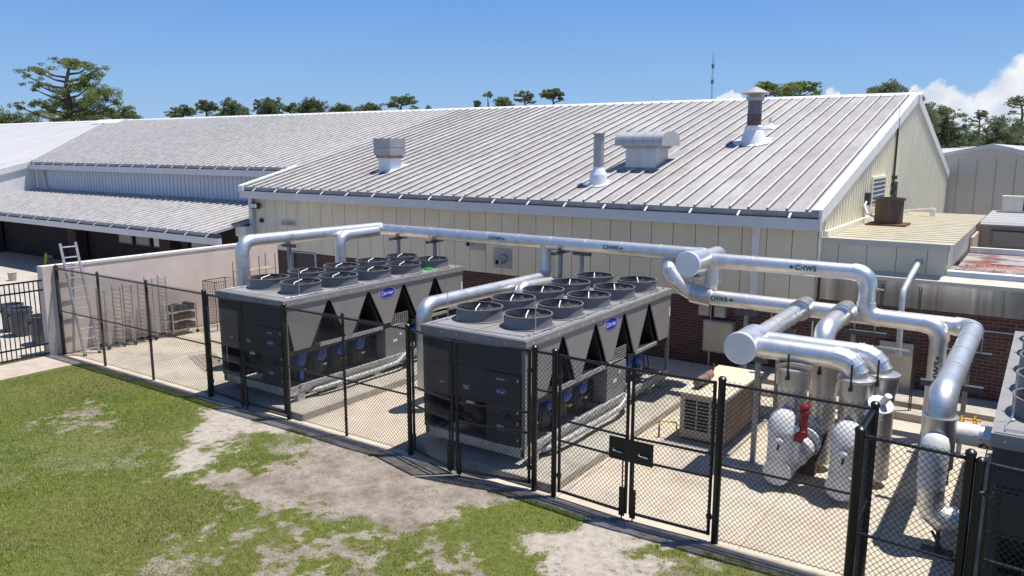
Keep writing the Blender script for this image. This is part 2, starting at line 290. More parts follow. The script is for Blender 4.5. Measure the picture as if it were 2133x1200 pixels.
def make_lawn():
    xs = np.arange(-13.2, 12.4, .05); ys = np.arange(-13, -2.60, .05); X, Y = np.meshgrid(xs, ys, indexing='ij')
    b, s, t = fields(X.ravel(), Y.ravel()); 
    Z = .008 + .03*(fbm(X.ravel()*.9, Y.ravel()*.9, 61)-.5) + .014*(fbm(X.ravel()*5, Y.ravel()*5, 71)-.5)*b
    nx, ny = X.shape; v = np.stack([X.ravel(), Y.ravel(), Z], 1)
    i = np.arange((nx-1)*(ny-1)); a = (i//(ny-1))*ny + i % (ny-1); F = np.stack([a, a+ny, a+ny+1, a+1], 1)
    me = bpy.data.meshes.new('lawn'); me.vertices.add(len(v)); me.vertices.foreach_set('co', v.ravel()); me.loops.add(F.size); me.loops.foreach_set('vertex_index', F.ravel().astype(np.int32))
    me.polygons.add(len(F)); me.polygons.foreach_set('loop_start', np.arange(0, F.size, 4, dtype=np.int32)); me.polygons.foreach_set('use_smooth', [True]*len(F)); me.update(calc_edges=True)
    at = me.attributes.new('soil', 'FLOAT_COLOR', 'POINT'); at.data.foreach_set('color', np.stack([b, s, t, np.ones_like(b)], 1).ravel())
    mt = bpy.data.materials.new('lawn_and_soil'); mt.use_nodes = True; tr = mt.node_tree; bs = tr.nodes['Principled BSDF']; n = tr.nodes.new; l = tr.links.new
    bs.inputs['Roughness'].default_value = .95; bs.inputs['Specular IOR Level'].default_value = .15
    A = n('ShaderNodeAttribute'); A.attribute_name = 'soil'; S = n('ShaderNodeSeparateColor'); l(A.outputs['Color'], S.inputs[0])
    tc = n('ShaderNodeTexCoord')
    def nz(sc, d=6):
        q = n('ShaderNodeTexNoise'); q.inputs['Scale'].default_value = sc; q.inputs['Detail'].default_value = d; q.inputs['Roughness'].default_value = .7; l(tc.outputs['Object'], q.inputs[0]); return q
    def ramp(src, *st):
        r = n('ShaderNodeValToRGB'); l(src, r.inputs[0]); e = r.color_ramp.elements
        while len(e) < len(st): e.new(.5)
        for q, (p, c) in zip(e, st): q.position = p; q.color = (*c, 1)
        return r.outputs[0]
    def mix(f, a, b_):
        x = n('ShaderNodeMix'); x.data_type = 'RGBA'; l(f, x.inputs[0]); l(a, x.inputs[6]); l(b_, x.inputs[7]); return x.outputs[2]
    grass = ramp(nz(9).outputs[0], (.3, (.07,.08,.02)), (.5, (.12,.14,.03)), (.7, (.18,.18,.06)))
    soil = ramp(nz(5, 9).outputs[0], (.3, (.16,.13,.105)), (.5, (.275,.235,.20)), (.68, (.40,.35,.30)))
    sand = ramp(nz(7, 9).outputs[0], (.3, (.27,.24,.205)), (.5, (.41,.365,.315)), (.7, (.50,.45,.39)))
    dk = ramp(nz(1.6, 9).outputs[0], (.40, (.15,.115,.085)), (.5, (.27,.23,.195)), (.62, (.39,.345,.30)))
    hf = n('ShaderNodeValue'); hf.outputs[0].default_value = .5; soil = mix(hf.outputs[0], soil, dk)
    c = mix(S.outputs[1], soil, sand)
    md = n('ShaderNodeMath'); md.operation = 'ADD'; l(S.outputs[0], md.inputs[0]); q = nz(26, 5)
    m2 = n('ShaderNodeMapRange'); l(q.outputs[0], m2.inputs[0]); m2.inputs[1].default_value = .3; m2.inputs[2].default_value = .7; m2.inputs[3].default_value = -.45; m2.inputs[4].default_value = .45; l(m2.outputs[0], md.inputs[1])
    m3 = n('ShaderNodeMapRange'); l(md.outputs[0], m3.inputs[0]); m3.inputs[1].default_value = .3; m3.inputs[2].default_value = .62
    fin = mix(m3.outputs[0], grass, c); l(fin, bs.inputs['Base Color'])
    bp = n('ShaderNodeBump'); bp.inputs['Strength'].default_value = .7; bp.inputs['Distance'].default_value = .03; l(nz(30, 8).outputs[0], bp.inputs['Height']); l(bp.outputs[0], bs.inputs['Normal'])
    me.materials.append(mt); o = bpy.data.objects.new('lawn', me); COL.objects.link(o); struct(o)
    # dead thatch lying on the bare soil
    k = 60000; x = rng.uniform(-9, 11, k); y = -2.7-rng.random(k)*7.5; b, s, t = fields(x, y); cl = fbm(x*2.2, y*2.2, 91); kp = (b > .35) & (rng.random(k) < np.clip((cl-.36)*3.2, .04, .9)*(1-.6*s)); x = x[kp]; y = y[kp]; k = len(x)
    an = rng.random(k)*6.283; ln = rng.uniform(.01, .05, k); wd = rng.uniform(.002, .006, k); z = rng.uniform(.012, .03, k); cx, sx = np.cos(an), np.sin(an)
    V = np.stack([np.stack([x-sx*wd, y+cx*wd, z-.004], 1), np.stack([x+sx*wd, y-cx*wd, z-.004], 1), np.stack([x+cx*ln, y+sx*ln, z+.006], 1)], 1).reshape(-1, 3)
    me = bpy.data.meshes.new('dead_grass'); me.vertices.add(3*k); me.vertices.foreach_set('co', V.ravel()); me.loops.add(3*k); me.loops.foreach_set('vertex_index', np.arange(3*k, dtype=np.int32))
    me.polygons.add(k); me.polygons.foreach_set('loop_start', np.arange(0, 3*k, 3, dtype=np.int32)); me.update(calc_edges=True)
    me.materials.append(M('dead_grass', (.22,.17,.11), .9, 0, col2=(.10,.075,.055), scale=9, var=0)); o = bpy.data.objects.new('dead_grass', me); COL.objects.link(o)
    tag(o, 'brown dead thatch scattered over the bare soil', 'dead grass', kind='stuff')
    # blades of grass
    n_ = 620000; x = rng.uniform(-11.3, 11.5, n_); y = -2.68 - rng.random(n_)**.8*9.4
    b, s, t = fields(x, y); nfx = fbm(x*7, y*7, 81, 3)
    keep = rng.random(n_) > np.clip(b*1.35+(.45-nfx)*.9, .02, .993); keep &= ~((x < -11.2) & (y < -2.7)); x = x[keep]; y = y[keep]; t = t[keep]; b = b[keep]; k = len(x)
    h = rng.uniform(.02, .06, k)*(1-.5*b)*(.7+.6*t); an = rng.random(k)*6.283; wd = rng.uniform(.003, .0065, k); ln = rng.uniform(.1, .9, k)*h; la = rng.random(k)*6.283
    dx = np.cos(an)*wd; dy = np.sin(an)*wd; z0 = np.zeros(k)
    V = np.stack([np.stack([x-dx, y-dy, z0], 1), np.stack([x+dx, y+dy, z0], 1), np.stack([x+np.cos(la)*ln, y+np.sin(la)*ln, h], 1)], 1).reshape(-1, 3)
    me = bpy.data.meshes.new('grass'); me.vertices.add(3*k); me.vertices.foreach_set('co', V.ravel()); me.loops.add(3*k); me.loops.foreach_set('vertex_index', np.arange(3*k, dtype=np.int32))
    me.polygons.add(k); me.polygons.foreach_set('loop_start', np.arange(0, 3*k, 3, dtype=np.int32)); me.update(calc_edges=True)
    g = M('grass_blades', (.26,.34,.055), .6, 0, col2=(.18,.26,.04), var=0, scale=1.1); overlay(g, (.28,.255,.08), .9, .5, .66, (1,1,1), .6, 3); overlay(g, (.085,.17,.03), .7, .5, .6, (1,1,1), .7, 13); overlay(g, (.34,.27,.14), 6, .57, .68, (1,1,1), .7, 23); overlay(g, (.16,.28,.03), 2.2, .58, .7, (1,1,1), .7, 33)
    dry = np.clip(.15+np.clip(sm_(x, y)*1.1, -1.5, .4)+(fbm(x*2.1, y*2.1, 131)-.46)*2.2, 0, 1)
    wide = np.clip((fbm(x*.42+3, y*.42+5, 141)-.47)*4.2+(fbm(x*2.6, y*2.6, 151)-.47)*1.6, 0, .75); dry = np.maximum(dry, wide)
    at = me.attributes.new('dryness', 'FLOAT', 'POINT'); at.data.foreach_set('value', np.repeat(dry, 3))
    t_ = g.node_tree; b_ = t_.nodes['Principled BSDF']; an_ = t_.nodes.new('ShaderNodeAttribute'); an_.attribute_name = 'dryness'; mx_ = t_.nodes.new('ShaderNodeMix'); mx_.data_type = 'RGBA'
    t_.links.new(an_.outputs['Fac'], mx_.inputs[0]); t_.links.new(b_.inputs['Base Color'].links[0].from_socket, mx_.inputs[6]); mx_.inputs[7].default_value = (.31,.26,.11,1); t_.links.new(mx_.outputs[2], b_.inputs['Base Color'])
    me.materials.append(g); o = bpy.data.objects.new('grass', me); COL.objects.link(o)
    tag(o, 'short patchy green grass thinning into bare soil', 'grass', kind='stuff')
make_lawn()
g = MB(); g.poly([(-1500,-1500,-.06),(1500,-1500,-.06),(1500,1500,-.06),(-1500,1500,-.06)]); struct(g.build('ground', M('dull_ground', (.24,.225,.18), .95, 0, .2, .05)))
g = MB(); xs_ = [-12.62,-9.9,-6.9,-3.05,-.2,3.1,6.1,7.66,9.9,12.5]; ys_ = [-2.6,.55,3.65,6.8]
for i in range(9):
    for j in range(3): g.box((xs_[i]+.009,ys_[j]+.009,-.1),(xs_[i+1]-.009,ys_[j+1]-.009,0))
g.box((-12.62,-2.6,-.12),(12.5,6.8,-.02)); struct(g.build('yard_slab', conc, smooth=False))
g = MB(); g.box((-75,-14,-.12),(-12.85,12.6,-.012)); struct(g.build('service_court', conc_l, smooth=False))
g = MB(); g.box((-12.85,-14,-.1),(-11.35,-2.74,.03)); struct(g.build('sidewalk', walk_m, smooth=False))
g = MB()
x = -12.6
while x < 7.5:
    g.box((x,-2.76,-.1),(x+2.995,-2.602,.022 if (int(x) % 2) else .016)); x += 3.0
g.box((7.5,-3.78,-.1),(12.4,-3.62,.02)); g.box((7.5,-3.62,-.1),(7.66,-2.76,.018)); struct(g.build('mow_kerb', curb_m, smooth=False))
g = MB(); g.box((7.66,-3.62,-.1),(12.4,-2.6,-.002)); struct(g.build('yard_slab', conc, smooth=False))
g = MB()   # raised ledge and drain along the wall
g.box((3.2,4.75,0),(8.9,5.15,.16)); g.box((3.2,5.35,0),(8.9,6.48,.22)); struct(g.build('wall_ledge', conc_pad, smooth=False))

# pads
def pad(a, b, h):
    m_ = MB(); m_.box((a[0], a[1], 0), (b[0], b[1], h)); o = m_.build('concrete_pad', conc_pad, smooth=False)
    o.modifiers.new('b', 'BEVEL').width = .015; return o
struct(pad((-.25,-2.42),(3.0,4.3),.16)); struct(pad((-6.35,-2.42),(-3.1,4.3),.16)); struct(pad((3.55,.75),(4.85,3.4),.06)); struct(pad((8.75,-3.3),(12.3,3.9),.16))

# ------------------------------------------------------------------ main building
GZ, GY, RZ, RY = 4.14, 6.1, 7.52, 19.5
SL = (RZ-GZ)/(RY-GY)
def rz(y): return GZ + (y-GY)*SL if y < RY else RZ - (y-RY)*SL
mb = thing('metal_building', (-5.5,19.5,0), 'long cream metal building with ribbed grey gable roof behind the two grey chillers', 'building')
# roof: east part from front gutter, middle part from upper eave, valley to the far west
r = MB(); T = .12
def slab(m_, pts):   # pts in plan, top at rz
    m_.prism([(x_, y_, rz(y_)-T) for x_, y_ in pts], (0, 0, T))
slab(r, [(-16,GY),(4.88,GY),(4.88,RY),(-16,RY)])
r.prism([(4.88,RY,rz(RY)-T),(4.88,33.2,rz(33.2)-T),(-75,33.2,rz(33.2)-T),(-75,RY,rz(RY)-T)], (0,0,T))
roof = r.build('roof', roof_m, mb, smooth=False); r = MB(); slab(r, [(-38.4,8.7),(-16.01,8.7),(-16.01,RY),(-49.2,RY)]); r.build('roof_west_bay', roof_mid, mb, smooth=False)
r = MB(); r2 = MB(); r3 = MB(); rE = r
nrib = 0; x = 4.60
nx_, ny_, nz_ = 0, 0, 0
while x > -49:
    y0 = GY if x > -15.9 else 8.7; r = rE if x > -15.9 else r3
    if x < -38.3: y0 = 8.7 + (-38.4-x)*1.0
    if y0 < RY-.3:
        hw = .022
        for (ya, yb) in ((y0, RY-.1),):
            za, zb = rz(ya), rz(yb)
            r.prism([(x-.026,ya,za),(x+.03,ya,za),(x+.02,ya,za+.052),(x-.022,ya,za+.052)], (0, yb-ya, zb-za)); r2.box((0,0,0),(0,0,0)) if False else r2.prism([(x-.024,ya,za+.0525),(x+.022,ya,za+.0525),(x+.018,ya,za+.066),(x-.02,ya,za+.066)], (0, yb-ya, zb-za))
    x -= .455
rE.build('roof_seam', rib_dirt_shade, mb, smooth=False)['kind'] = 'stuff'; r3.build('roof_seam', rib_pale, mb, smooth=False)['kind'] = 'stuff'; r2.build('seam_cap', roof_rib, mb, smooth=False)['kind'] = 'stuff'
r = MB(); slab(r, [(-75,2.5),(-38.5,2.5),(-38.5,8.72),(-49.3,RY),(-75,RY)]); r.build('west_roof', roof_far, mb, smooth=False)
r = MB(); r.prism([(-38.47,2.5,rz(2.5)-.3),(-38.3,2.5,rz(2.5)-.3),(-38.3,2.5,rz(2.5)+.03),(-38.47,2.5,rz(2.5)+.03)], (0, 6.2, 6.2*SL)); r.build('rake_trim', trim_w, mb, smooth=False)
r = MB(); r.tube([(-38.5,8.9,rz(8.9)+.02),(-49.3,RY-.3,RZ-.02)], .05, 6); r.build('valley_flashing', trim, mb, smooth=False)
r = MB()  # ridge cap, folded
r.prism([(-75,RY-.22,RZ-.04),(-75,RY,RZ+.075),(-75,RY+.22,RZ-.04),(-75,RY,RZ+.02)], (80.05,0,0)); 
r.prism([(-50.2,RY-1.0,RZ-.2),(-50.2,RY-.3,RZ+.10),(-50.2,RY+.3,RZ+.12),(-50.2,RY+.3,RZ-.1)], (3.6,0,0))
r.build('ridge_cap', trim_w, mb, smooth=False)
r = MB()  # east rake trim
for (ya, yb) in ((GY-.02, RY), (RY, 33.2)):
    za, zb = rz(ya), rz(yb)
    r.prism([(4.881,ya,za-.26),(4.95,ya,za-.26),(4.95,ya,za+.065),(4.72,ya,za+.065),(4.72,ya,za+.03),(4.881,ya,za+.03)], (0, yb-ya, zb-za))
r.build('rake_trim', trim_w, mb, smooth=False)
r = MB()
for (ya, yb) in ((8.0, 8.0),):
    r.prism([(-16.2,6.0,rz(6.0)-.16),(-15.95,6.0,rz(6.0)-.16),(-15.95,6.0,rz(6.0)+.07),(-16.2,6.0,rz(6.0)+.07)], (0, 2.8, 2.8*SL))
r.build('rake_trim', trim_w, mb, smooth=False)
def gutter(x0, x1, y, z, par, face=.26, step=1.22, wd=.16, nm='gutter'):
    m_ = MB(); zt = z-.155
    m_.box((x0, y-wd-.012, zt-face), (x1, y-wd, zt)); m_.box((x0, y-wd, zt-face), (x1, y-.012, zt-face+.012)); m_.box((x0, y-.012, zt-face), (x1, y, zt-.06))
    for xe in (x0, x1): m_.box((xe-.006, y-wd-.014, zt-face-.002), (xe+.006, y+.002, zt+.002))
    m_.box((x0, y-wd-.022, zt-.012), (x1, y-wd-.0125, zt+.004))
    g_ = m_.build(nm, gutter_m, par, smooth=False)
    i_ = MB(); i_.box((x0+.01, y-wd+.002, zt-face+.014), (x1-.01, y-.014, zt-face+.12)); i_.box((x0+.01, y-.012, zt-.059), (x1-.01, y-.002, z-.004)); i_.build('gutter_back', gut_in, g_, smooth=False)
    xx = x1-.7
    while xx > x0: s_ = MB(); s_.prism([(xx-.025, y-wd-.024, zt+.005), (xx-.025, y-wd-.024, zt+.02), (xx-.025, y+.06, z+.025), (xx-.025, y+.06, z+.012)], (.05, 0, 0)); s_.build('strap', trim_w if nm == 'gutter' else gutter_m, g_, smooth=False); xx -= step
    return g_
gutter(-16.05, 4.95, GY+.02, GZ, mb)
gutter(-38.4, -16.1, 8.72, rz(8.7), mb, .26, 1.1, nm='eave_gutter')
# front facade panels with joints
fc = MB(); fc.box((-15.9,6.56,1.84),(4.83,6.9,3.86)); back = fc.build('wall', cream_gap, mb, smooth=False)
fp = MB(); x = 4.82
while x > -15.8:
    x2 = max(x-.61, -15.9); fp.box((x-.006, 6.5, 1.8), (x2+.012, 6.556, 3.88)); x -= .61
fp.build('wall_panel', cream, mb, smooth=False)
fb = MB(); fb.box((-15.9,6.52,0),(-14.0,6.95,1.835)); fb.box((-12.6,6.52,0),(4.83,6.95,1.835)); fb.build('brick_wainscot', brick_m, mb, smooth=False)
fd = MB(); fd.box((-13.99,6.62,0),(-12.61,6.7,1.83)); dr = fd.build('door', door_m, mb, smooth=False)
fd = MB(); fd.box((-14.0,6.5,0),(-13.94,6.62,1.83)); fd.box((-12.66,6.5,0),(-12.6,6.62,1.83)); fd.box((-13.94,6.5,1.77),(-12.66,6.62,1.83)); fd.build('frame', trim, dr, smooth=False)
fb = MB(); fb.box((-16.1,6.52,0),(-15.905,8.0,3.7)); fb.box((-16.1,6.35,0),(-15.9,6.515,3.68)); fb.build('corner_trim', gutter_m, mb, smooth=False)
fb = MB(); fb.box((-16,8.9,0),(-15.91,33,3.3)); fb.build('west_wall', cream, mb, smooth=False)
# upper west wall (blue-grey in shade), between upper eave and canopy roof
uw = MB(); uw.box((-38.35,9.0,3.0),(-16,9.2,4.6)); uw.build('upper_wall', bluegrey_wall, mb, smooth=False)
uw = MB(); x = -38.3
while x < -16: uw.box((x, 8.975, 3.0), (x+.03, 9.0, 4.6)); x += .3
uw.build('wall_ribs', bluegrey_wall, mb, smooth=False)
uw = MB(); uw.prism([(-38.45,2.8,0),(-38.45,9.0,0),(-38.45,9.0,rz(9)-.2),(-38.45,2.8,rz(2.8)-.2)], (.05,0,0)); uw.build('white_side_wall', trim_w, mb, smooth=False)
for xx, yy, z0, z1 in ((-37.4,8.9,3.2,4.5),):
    m_ = MB(); m_.tube([(xx,yy,z1),(xx+.25,yy,z0)], .05, 8); m_.build('downspout', gutter_m, mb)
# gable end wall, ribbed
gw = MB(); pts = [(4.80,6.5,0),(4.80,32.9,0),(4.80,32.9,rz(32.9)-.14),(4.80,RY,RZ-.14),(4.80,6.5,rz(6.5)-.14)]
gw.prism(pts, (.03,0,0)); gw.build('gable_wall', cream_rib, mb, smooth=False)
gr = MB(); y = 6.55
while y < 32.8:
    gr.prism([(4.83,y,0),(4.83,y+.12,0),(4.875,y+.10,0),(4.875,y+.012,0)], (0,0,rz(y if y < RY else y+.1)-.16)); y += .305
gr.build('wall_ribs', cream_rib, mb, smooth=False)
gl = MB(); gl.box((4.85,12.1,3.85),(4.93,12.18,4.78)); gl.box((4.85,14.2,3.85),(4.93,14.28,4.78)); gl.box((4.85,12.18,4.70),(4.93,14.2,4.78)); gl.box((4.85,12.18,3.85),(4.93,14.2,3.9))
lv = gl.build('louvre', cream_rib, mb, smooth=False)
gl = MB(); gl.box((4.867,12.18,3.9),(4.872,14.2,4.7)); gl.build('louvre_back', slot, lv, smooth=False)
gl = MB()
for i in range(6):
    z = 3.93+i*.13; gl.prism([(4.875,12.19,z+.07),(4.93,12.19,z),(4.93,12.19,z+.012),(4.875,12.19,z+.082)], (0,2.0,0))
gl.build('slat', vent_grey, lv, smooth=False)
# facade fixtures
fx = MB(); fx.box((-14.35,6.44,2.74),(-13.6,6.5,2.92)); q = fx.build('wall_vent', trim, mb, smooth=False)
fx = MB(); [fx.box((-14.33,6.43,2.78+.045*i),(-13.62,6.439,2.795+.045*i)) for i in range(3)]; fx.build('slat', slot, q, smooth=False)
for (x0, z0, x1, z1) in ((-5.5,2.48,-4.95,2.72),(-4.62,2.0,-3.96,2.60)):
    m_ = MB(); m_.box((x0,6.47,z0),(x1,6.5,z1)); p_ = m_.build('vent_plate', vent_grey, mb, smooth=False)
    cx_ = x0+.24 if x1-x0 > .6 else x0+.02; cz_ = z0+.2
    m_ = MB(); m_._lathe(Vector((cx_,6.47,cz_)), Vector((0,-1,0)), [(.105,0),(.105,.16),(.085,.16),(.085,.05)], 20, True); m_.build('pipe_stub', vent_lt, p_)
    m_ = MB(); m_._lathe(Vector((cx_,6.37,cz_)), Vector((0,-1,0)), [(.08,0),(.08,.012)], 16, True); m_.build('opening', slot, p_)
m_ = MB(); m_.tube([(-4.3,6.42,2.14),(-4.12,6.40,2.2),(-4.05,6.4,2.35),(-4.15,6.4,2.44),(-4.3,6.42,2.42)], .012, 6); m_.build('cable', slot, mb)
m_ = MB(); m_.box((3.28,6.40,1.9),(3.46,6.5,3.72)); m_.box((3.24,6.36,3.66),(3.5,6.5,3.74)); m_.build('downspout', trim_w, mb, smooth=False)
m_ = MB(); m_.box((-16.5,6.0,2.25),(-15.9,6.34,2.62)); m_.prism([(-16.45,6.05,2.25),(-15.95,6.05,2.25),(-16.0,6.1,1.6),(-16.35,6.1,1.6)], (0,.2,0)); m_.build('leader_box', trim_w, mb, smooth=False)

# floodlight and camera on the facade, left end
fl = thing('flood_light', (-15.75,6.4,3.4), 'twin wall lamp under the gutter at the left corner of the cream building', 'lamp')
m_ = MB(); m_.box((-15.9,6.3,3.3),(-15.5,6.42,3.52)); m_.tube([(-15.7,6.42,3.4),(-15.7,6.5,3.4)], .03, 8); m_.build('housing', galv_dark, fl, smooth=False)
m_ = MB(); m_.box((-15.86,6.285,3.34),(-15.72,6.30,3.49)); m_.box((-15.68,6.285,3.34),(-15.54,6.30,3.49)); m_.build('lens', trim_w, fl, smooth=False)
sc = thing('security_camera', (-15.52,6.42,2.88), 'small dark dome camera on the cream wall below the corner lamp', 'camera')
m_ = MB(); m_._lathe(Vector((-15.5,6.5,2.86)), Vector((0,-1,0)), [(.09,0),(.09,.06),(.07,.1),(.02,.14)], 16, True); m_.build('housing', galv_dark, sc)

# ------------------------------------------------------------------ canopy at the left
cb = thing('covered_walkway', (-27,7,0), 'low grey metal canopy roof over a dark porch, left of the cream building', 'canopy')
CY0, CZ0, CY1, CZ1 = 4.6, 2.48, 8.98, 3.27
r = MB(); r.prism([(-38.4,CY0,CZ0-.1),(-38.4,CY1,CZ1-.1),(-38.4,CY1,CZ1),(-38.4,CY0,CZ0)], (22.2,0,0)); r.prism([(-46,3,2.0),(-46,CY1,CZ1-.1),(-46,CY1,CZ1),(-46,3,2.1)], (7.5,0,0)); r.build('roof', roof_mid, cb, smooth=False)
r = MB(); r2 = MB(); x = -38.2
while x < -16.25:
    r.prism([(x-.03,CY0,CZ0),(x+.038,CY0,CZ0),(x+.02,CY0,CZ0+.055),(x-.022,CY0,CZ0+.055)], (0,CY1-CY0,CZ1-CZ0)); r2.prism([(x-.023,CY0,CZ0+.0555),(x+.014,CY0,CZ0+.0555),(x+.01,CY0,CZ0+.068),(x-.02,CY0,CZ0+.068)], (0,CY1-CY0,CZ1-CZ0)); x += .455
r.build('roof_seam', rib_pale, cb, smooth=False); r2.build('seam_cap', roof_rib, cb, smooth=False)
gutter(-44, -15.45, CY0+.02, CZ0+.02, cb, .24, 1.3, nm='eave_gutter')
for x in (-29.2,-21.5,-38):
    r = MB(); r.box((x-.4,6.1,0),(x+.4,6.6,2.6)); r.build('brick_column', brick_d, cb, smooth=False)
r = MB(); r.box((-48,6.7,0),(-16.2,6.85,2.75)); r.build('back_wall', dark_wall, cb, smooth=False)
for i, x in enumerate((-24.6,-23.2,-21.8,-20.4,-26.0)):
    m_ = MB(); m_.box((x,6.62,1.25),(x+1.2,6.695,2.05)); q = m_.build('window', door_m, cb, smooth=False)
    m_ = MB(); m_.box((x+.08,6.60,1.32),(x+1.12,6.615,1.98)); m_.build('pane', [glass_m, trim_w, glass_m, M('pale_blind_%d' % i, (.4,.42,.4), .6, 0, .2, 2), glass_m][i], q, smooth=False)
r = MB(); r.box((-38.3,CY0+.1,CZ0-.28),(-15.95,CY0+.2,CZ0-.12)); r.build('eave_beam', trim, cb, smooth=False)

# ------------------------------------------------------------------ extension building (right)
ex = thing('cream_extension', (6.2,11,0), 'low cream flat topped extension with brushed steel band, right of the gable wall', 'building')
e = MB(); e.box((4.90,6.66,2.84),(7.50,6.9,3.50)); e.build('wall', cream_gap, ex, smooth=False)
e = MB(); x = 4.88
for wdt in (.38,.62,.62,.62,.38):
    e.box((x,6.6,2.84),(x+wdt-.012,6.655,3.42)); x += wdt
e.build('wall_panel', trim, ex, smooth=False) if False else e.build('wall_panel', M('grey_cream_panel', (.64,.575,.44), .5, 0, .05, 1.5), ex, smooth=False)
e = MB(); e.box((4.88,6.555,3.40),(7.56,6.69,3.53)); e.build('cornice', M('cornice_cream', (.52,.49,.44), .5, 0, .06, 2), ex, smooth=False)
e = MB(); e.box((4.87,6.7,3.44),(7.52,16.0,3.50)); rf = e.build('roof', pan_shade, ex, smooth=False)
e = MB(); y = 6.76
while y < 15.9:
    e.prism([(4.98,y,3.50),(4.98,y+.30,3.50),(4.98,y+.29,3.52),(4.98,y+.01,3.52)], (2.62,0,0)); y += .48
e.build('roof_ribs', roof_cream, ex, smooth=False)
e = MB(); e.box((4.87,6.72,3.5),(4.97,16,3.66)); e.build('wall_flashing', cream_rib, ex, smooth=False)
e = MB(); e.box((7.42,6.91,2.84),(7.46,15.9,3.43)); e.build('side_wall', cream_rib, ex, smooth=False)
e = MB(); y = 6.95
while y < 15.8: e.prism([(7.46,y,2.88),(7.46,y+.12,2.88),(7.50,y+.09,2.88),(7.50,y+.03,2.88)], (0,0,.54)); y += .3
e.build('wall_ribs', cream_rib, ex, smooth=False)
e = MB(); e.prism([(4.9,6.38,2.74),(4.9,6.6,2.84),(4.9,6.6,2.70),(4.9,6.38,2.66)], (7.6,0,0)); e.build('drip_ledge', M('ledge_metal', (.52,.49,.41), .5, .1, .1, 2), ex, smooth=False)
e = MB(); x = 4.95
for wdt in (1.2,1.25,1.25,1.25,1.3,1.25):
    e.box((x,6.42,2.08),(x+wdt-.008,6.47,2.66)); x += wdt
e.build('steel_band', steel_sheet, ex, smooth=False)
e = MB(); e.box((4.85,6.5,0),(12.6,6.9,2.075)); e.box((4.87,6.48,2.08),(12.6,6.9,2.68)); e.build('brick_wall', brick_m, ex, smooth=False)
e = MB(); e.box((6.34,6.30,0),(7.06,6.49,1.0)); e.prism([(6.34,6.3,1.0),(6.34,6.49,1.0),(6.34,6.49,1.26),(6.34,6.42,1.26)], (.72,0,0)); cq = e.build('sheet_metal_cover', cab_tan, ex, smooth=False)
# rusty flat roof to the right
e = MB(); e.box((7.55,6.9,2.68),(12.6,11.9,2.80)); 
rusty = M('ponding_flat_roof', (.34,.31,.29), .8, 0, .15, 2); overlay(rusty, (.13,.03,.028), 1.1, .47, .58, (1,1,1), .85, 4); overlay(rusty, (.36,.10,.045), .8, .6, .68, (.5,1,1), .7, 11)
e.build('flat_roof', rusty, ex, smooth=False)
e = MB(); e.box((7.52,6.61,2.845),(12.6,6.88,2.95)); e.box((7.56,11.72,2.81),(12.6,11.9,2.95)); e.box((8.2,9.4,2.805),(12.6,9.46,2.84)); e.build('parapet_cap', trim_w, ex, smooth=False)
e = MB(); x = 7.7
while x < 12.5: e.box((x,7.0,2.804),(x+.03,9.3,2.83)); x += .2
e.build('roof_ribs', rusty, ex, smooth=False)
e = MB(); e.box((7.53,14.0,2.6),(12.6,14.2,3.36)); e.box((7.53,11.95,2.6),(7.6,13.98,3.2)); e.build('tan_wall', tan_wall, ex, smooth=False)
e = MB(); e.box((7.95,13.93,2.8),(9.3,13.99,3.22)); e.build('access_door', tan_wall, ex, smooth=False)
e = MB(); e.tube([(7.9,13.9,3.26),(9.0,13.9,3.24),(9.4,13.9,3.0)], .02, 6); e.build('conduit', rust, ex)
e = MB(); e.box((7.6,13.9,3.37),(12.6,19.0,3.42)); y = 14.0
while y < 18.8: e.prism([(7.6,y,3.42),(7.6,y+.35,3.42),(7.6,y+.28,3.5),(7.6,y+.07,3.5)], (5,0,0)); y += .9
e.build('rear_roof', roof_far, ex, smooth=False)

# rusty stack, roof ac, antenna mast, light
st = thing('exhaust_stack', (5.6,10.9,3.5), 'short wide brown rusted stack on the cream ribbed roof', 'stack')
m_ = MB(); m_._lathe(Vector((5.6,10.9,3.52)), Vector((0,0,1)), [(.36,0),(.36,.68),(.40,.68),(.40,.74),(.33,.74),(.33,.3)], 28, True); m_.build('barrel', brown_stack, st)
m_ = MB(); m_.box((5.1,10.4,3.5),(6.1,11.4,3.565)); m_.build('base_plate', rust, st, smooth=False)
m_ = MB(); m_.tube([(5.28,10.85,3.72),(5.05,10.9,3.8),(4.93,11.1,4.0),(4.93,11.3,4.1)], .035, 8); m_.build('conduit', trim, st)
fl2 = thing('wall_light', (4.95,11.5,4.15), 'small dark box lamp on the gable wall left of the louvre', 'lamp')
m_ = MB(); m_.box((4.87,11.35,4.0),(5.0,11.6,4.35)); m_.build('housing', galv_dark, fl2, smooth=False)
an = thing('antenna_mast', (4.95,15.6,3.6), 'thin dark perforated mast with whip fixed to the gable wall', 'mast')
m_ = MB(); m_.box((4.90,15.57,3.7),(4.96,15.63,6.55)); m_.build('mast', galv_dark, an, smooth=False)
m_ = MB(); m_.tube([(4.93,15.6,6.5),(4.93,15.6,7.0)], .01, 5); m_.build('whip', galv, an)
m_ = MB(); [m_.box((4.88,15.5,4.1+.25*i),(5.02,15.72,4.22+.25*i)) for i in range(3)]; m_.box((4.88,16.2,3.9),(4.95,16.4,4.5)); m_.build('terminal_box', galv_dark, an, smooth=False)
pb = thing('pipe_support', (5.9,14.5,3.5), 'small white angled bracket lying on the cream roof', 'bracket')
m_ = MB(); m_.tube([(5.4,15.2,3.62),(6.3,14.4,3.78)], .04, 6); m_.box((5.35,15.15,3.56),(5.5,15.3,3.62)); m_.box((6.22,14.3,3.56),(6.36,14.5,3.76)); m_.build('bracket', trim_w, pb)
ac = thing('rooftop_condenser', (8.35,18.6,3.5), 'small cream rooftop condenser on the pale rear roof', 'condenser')
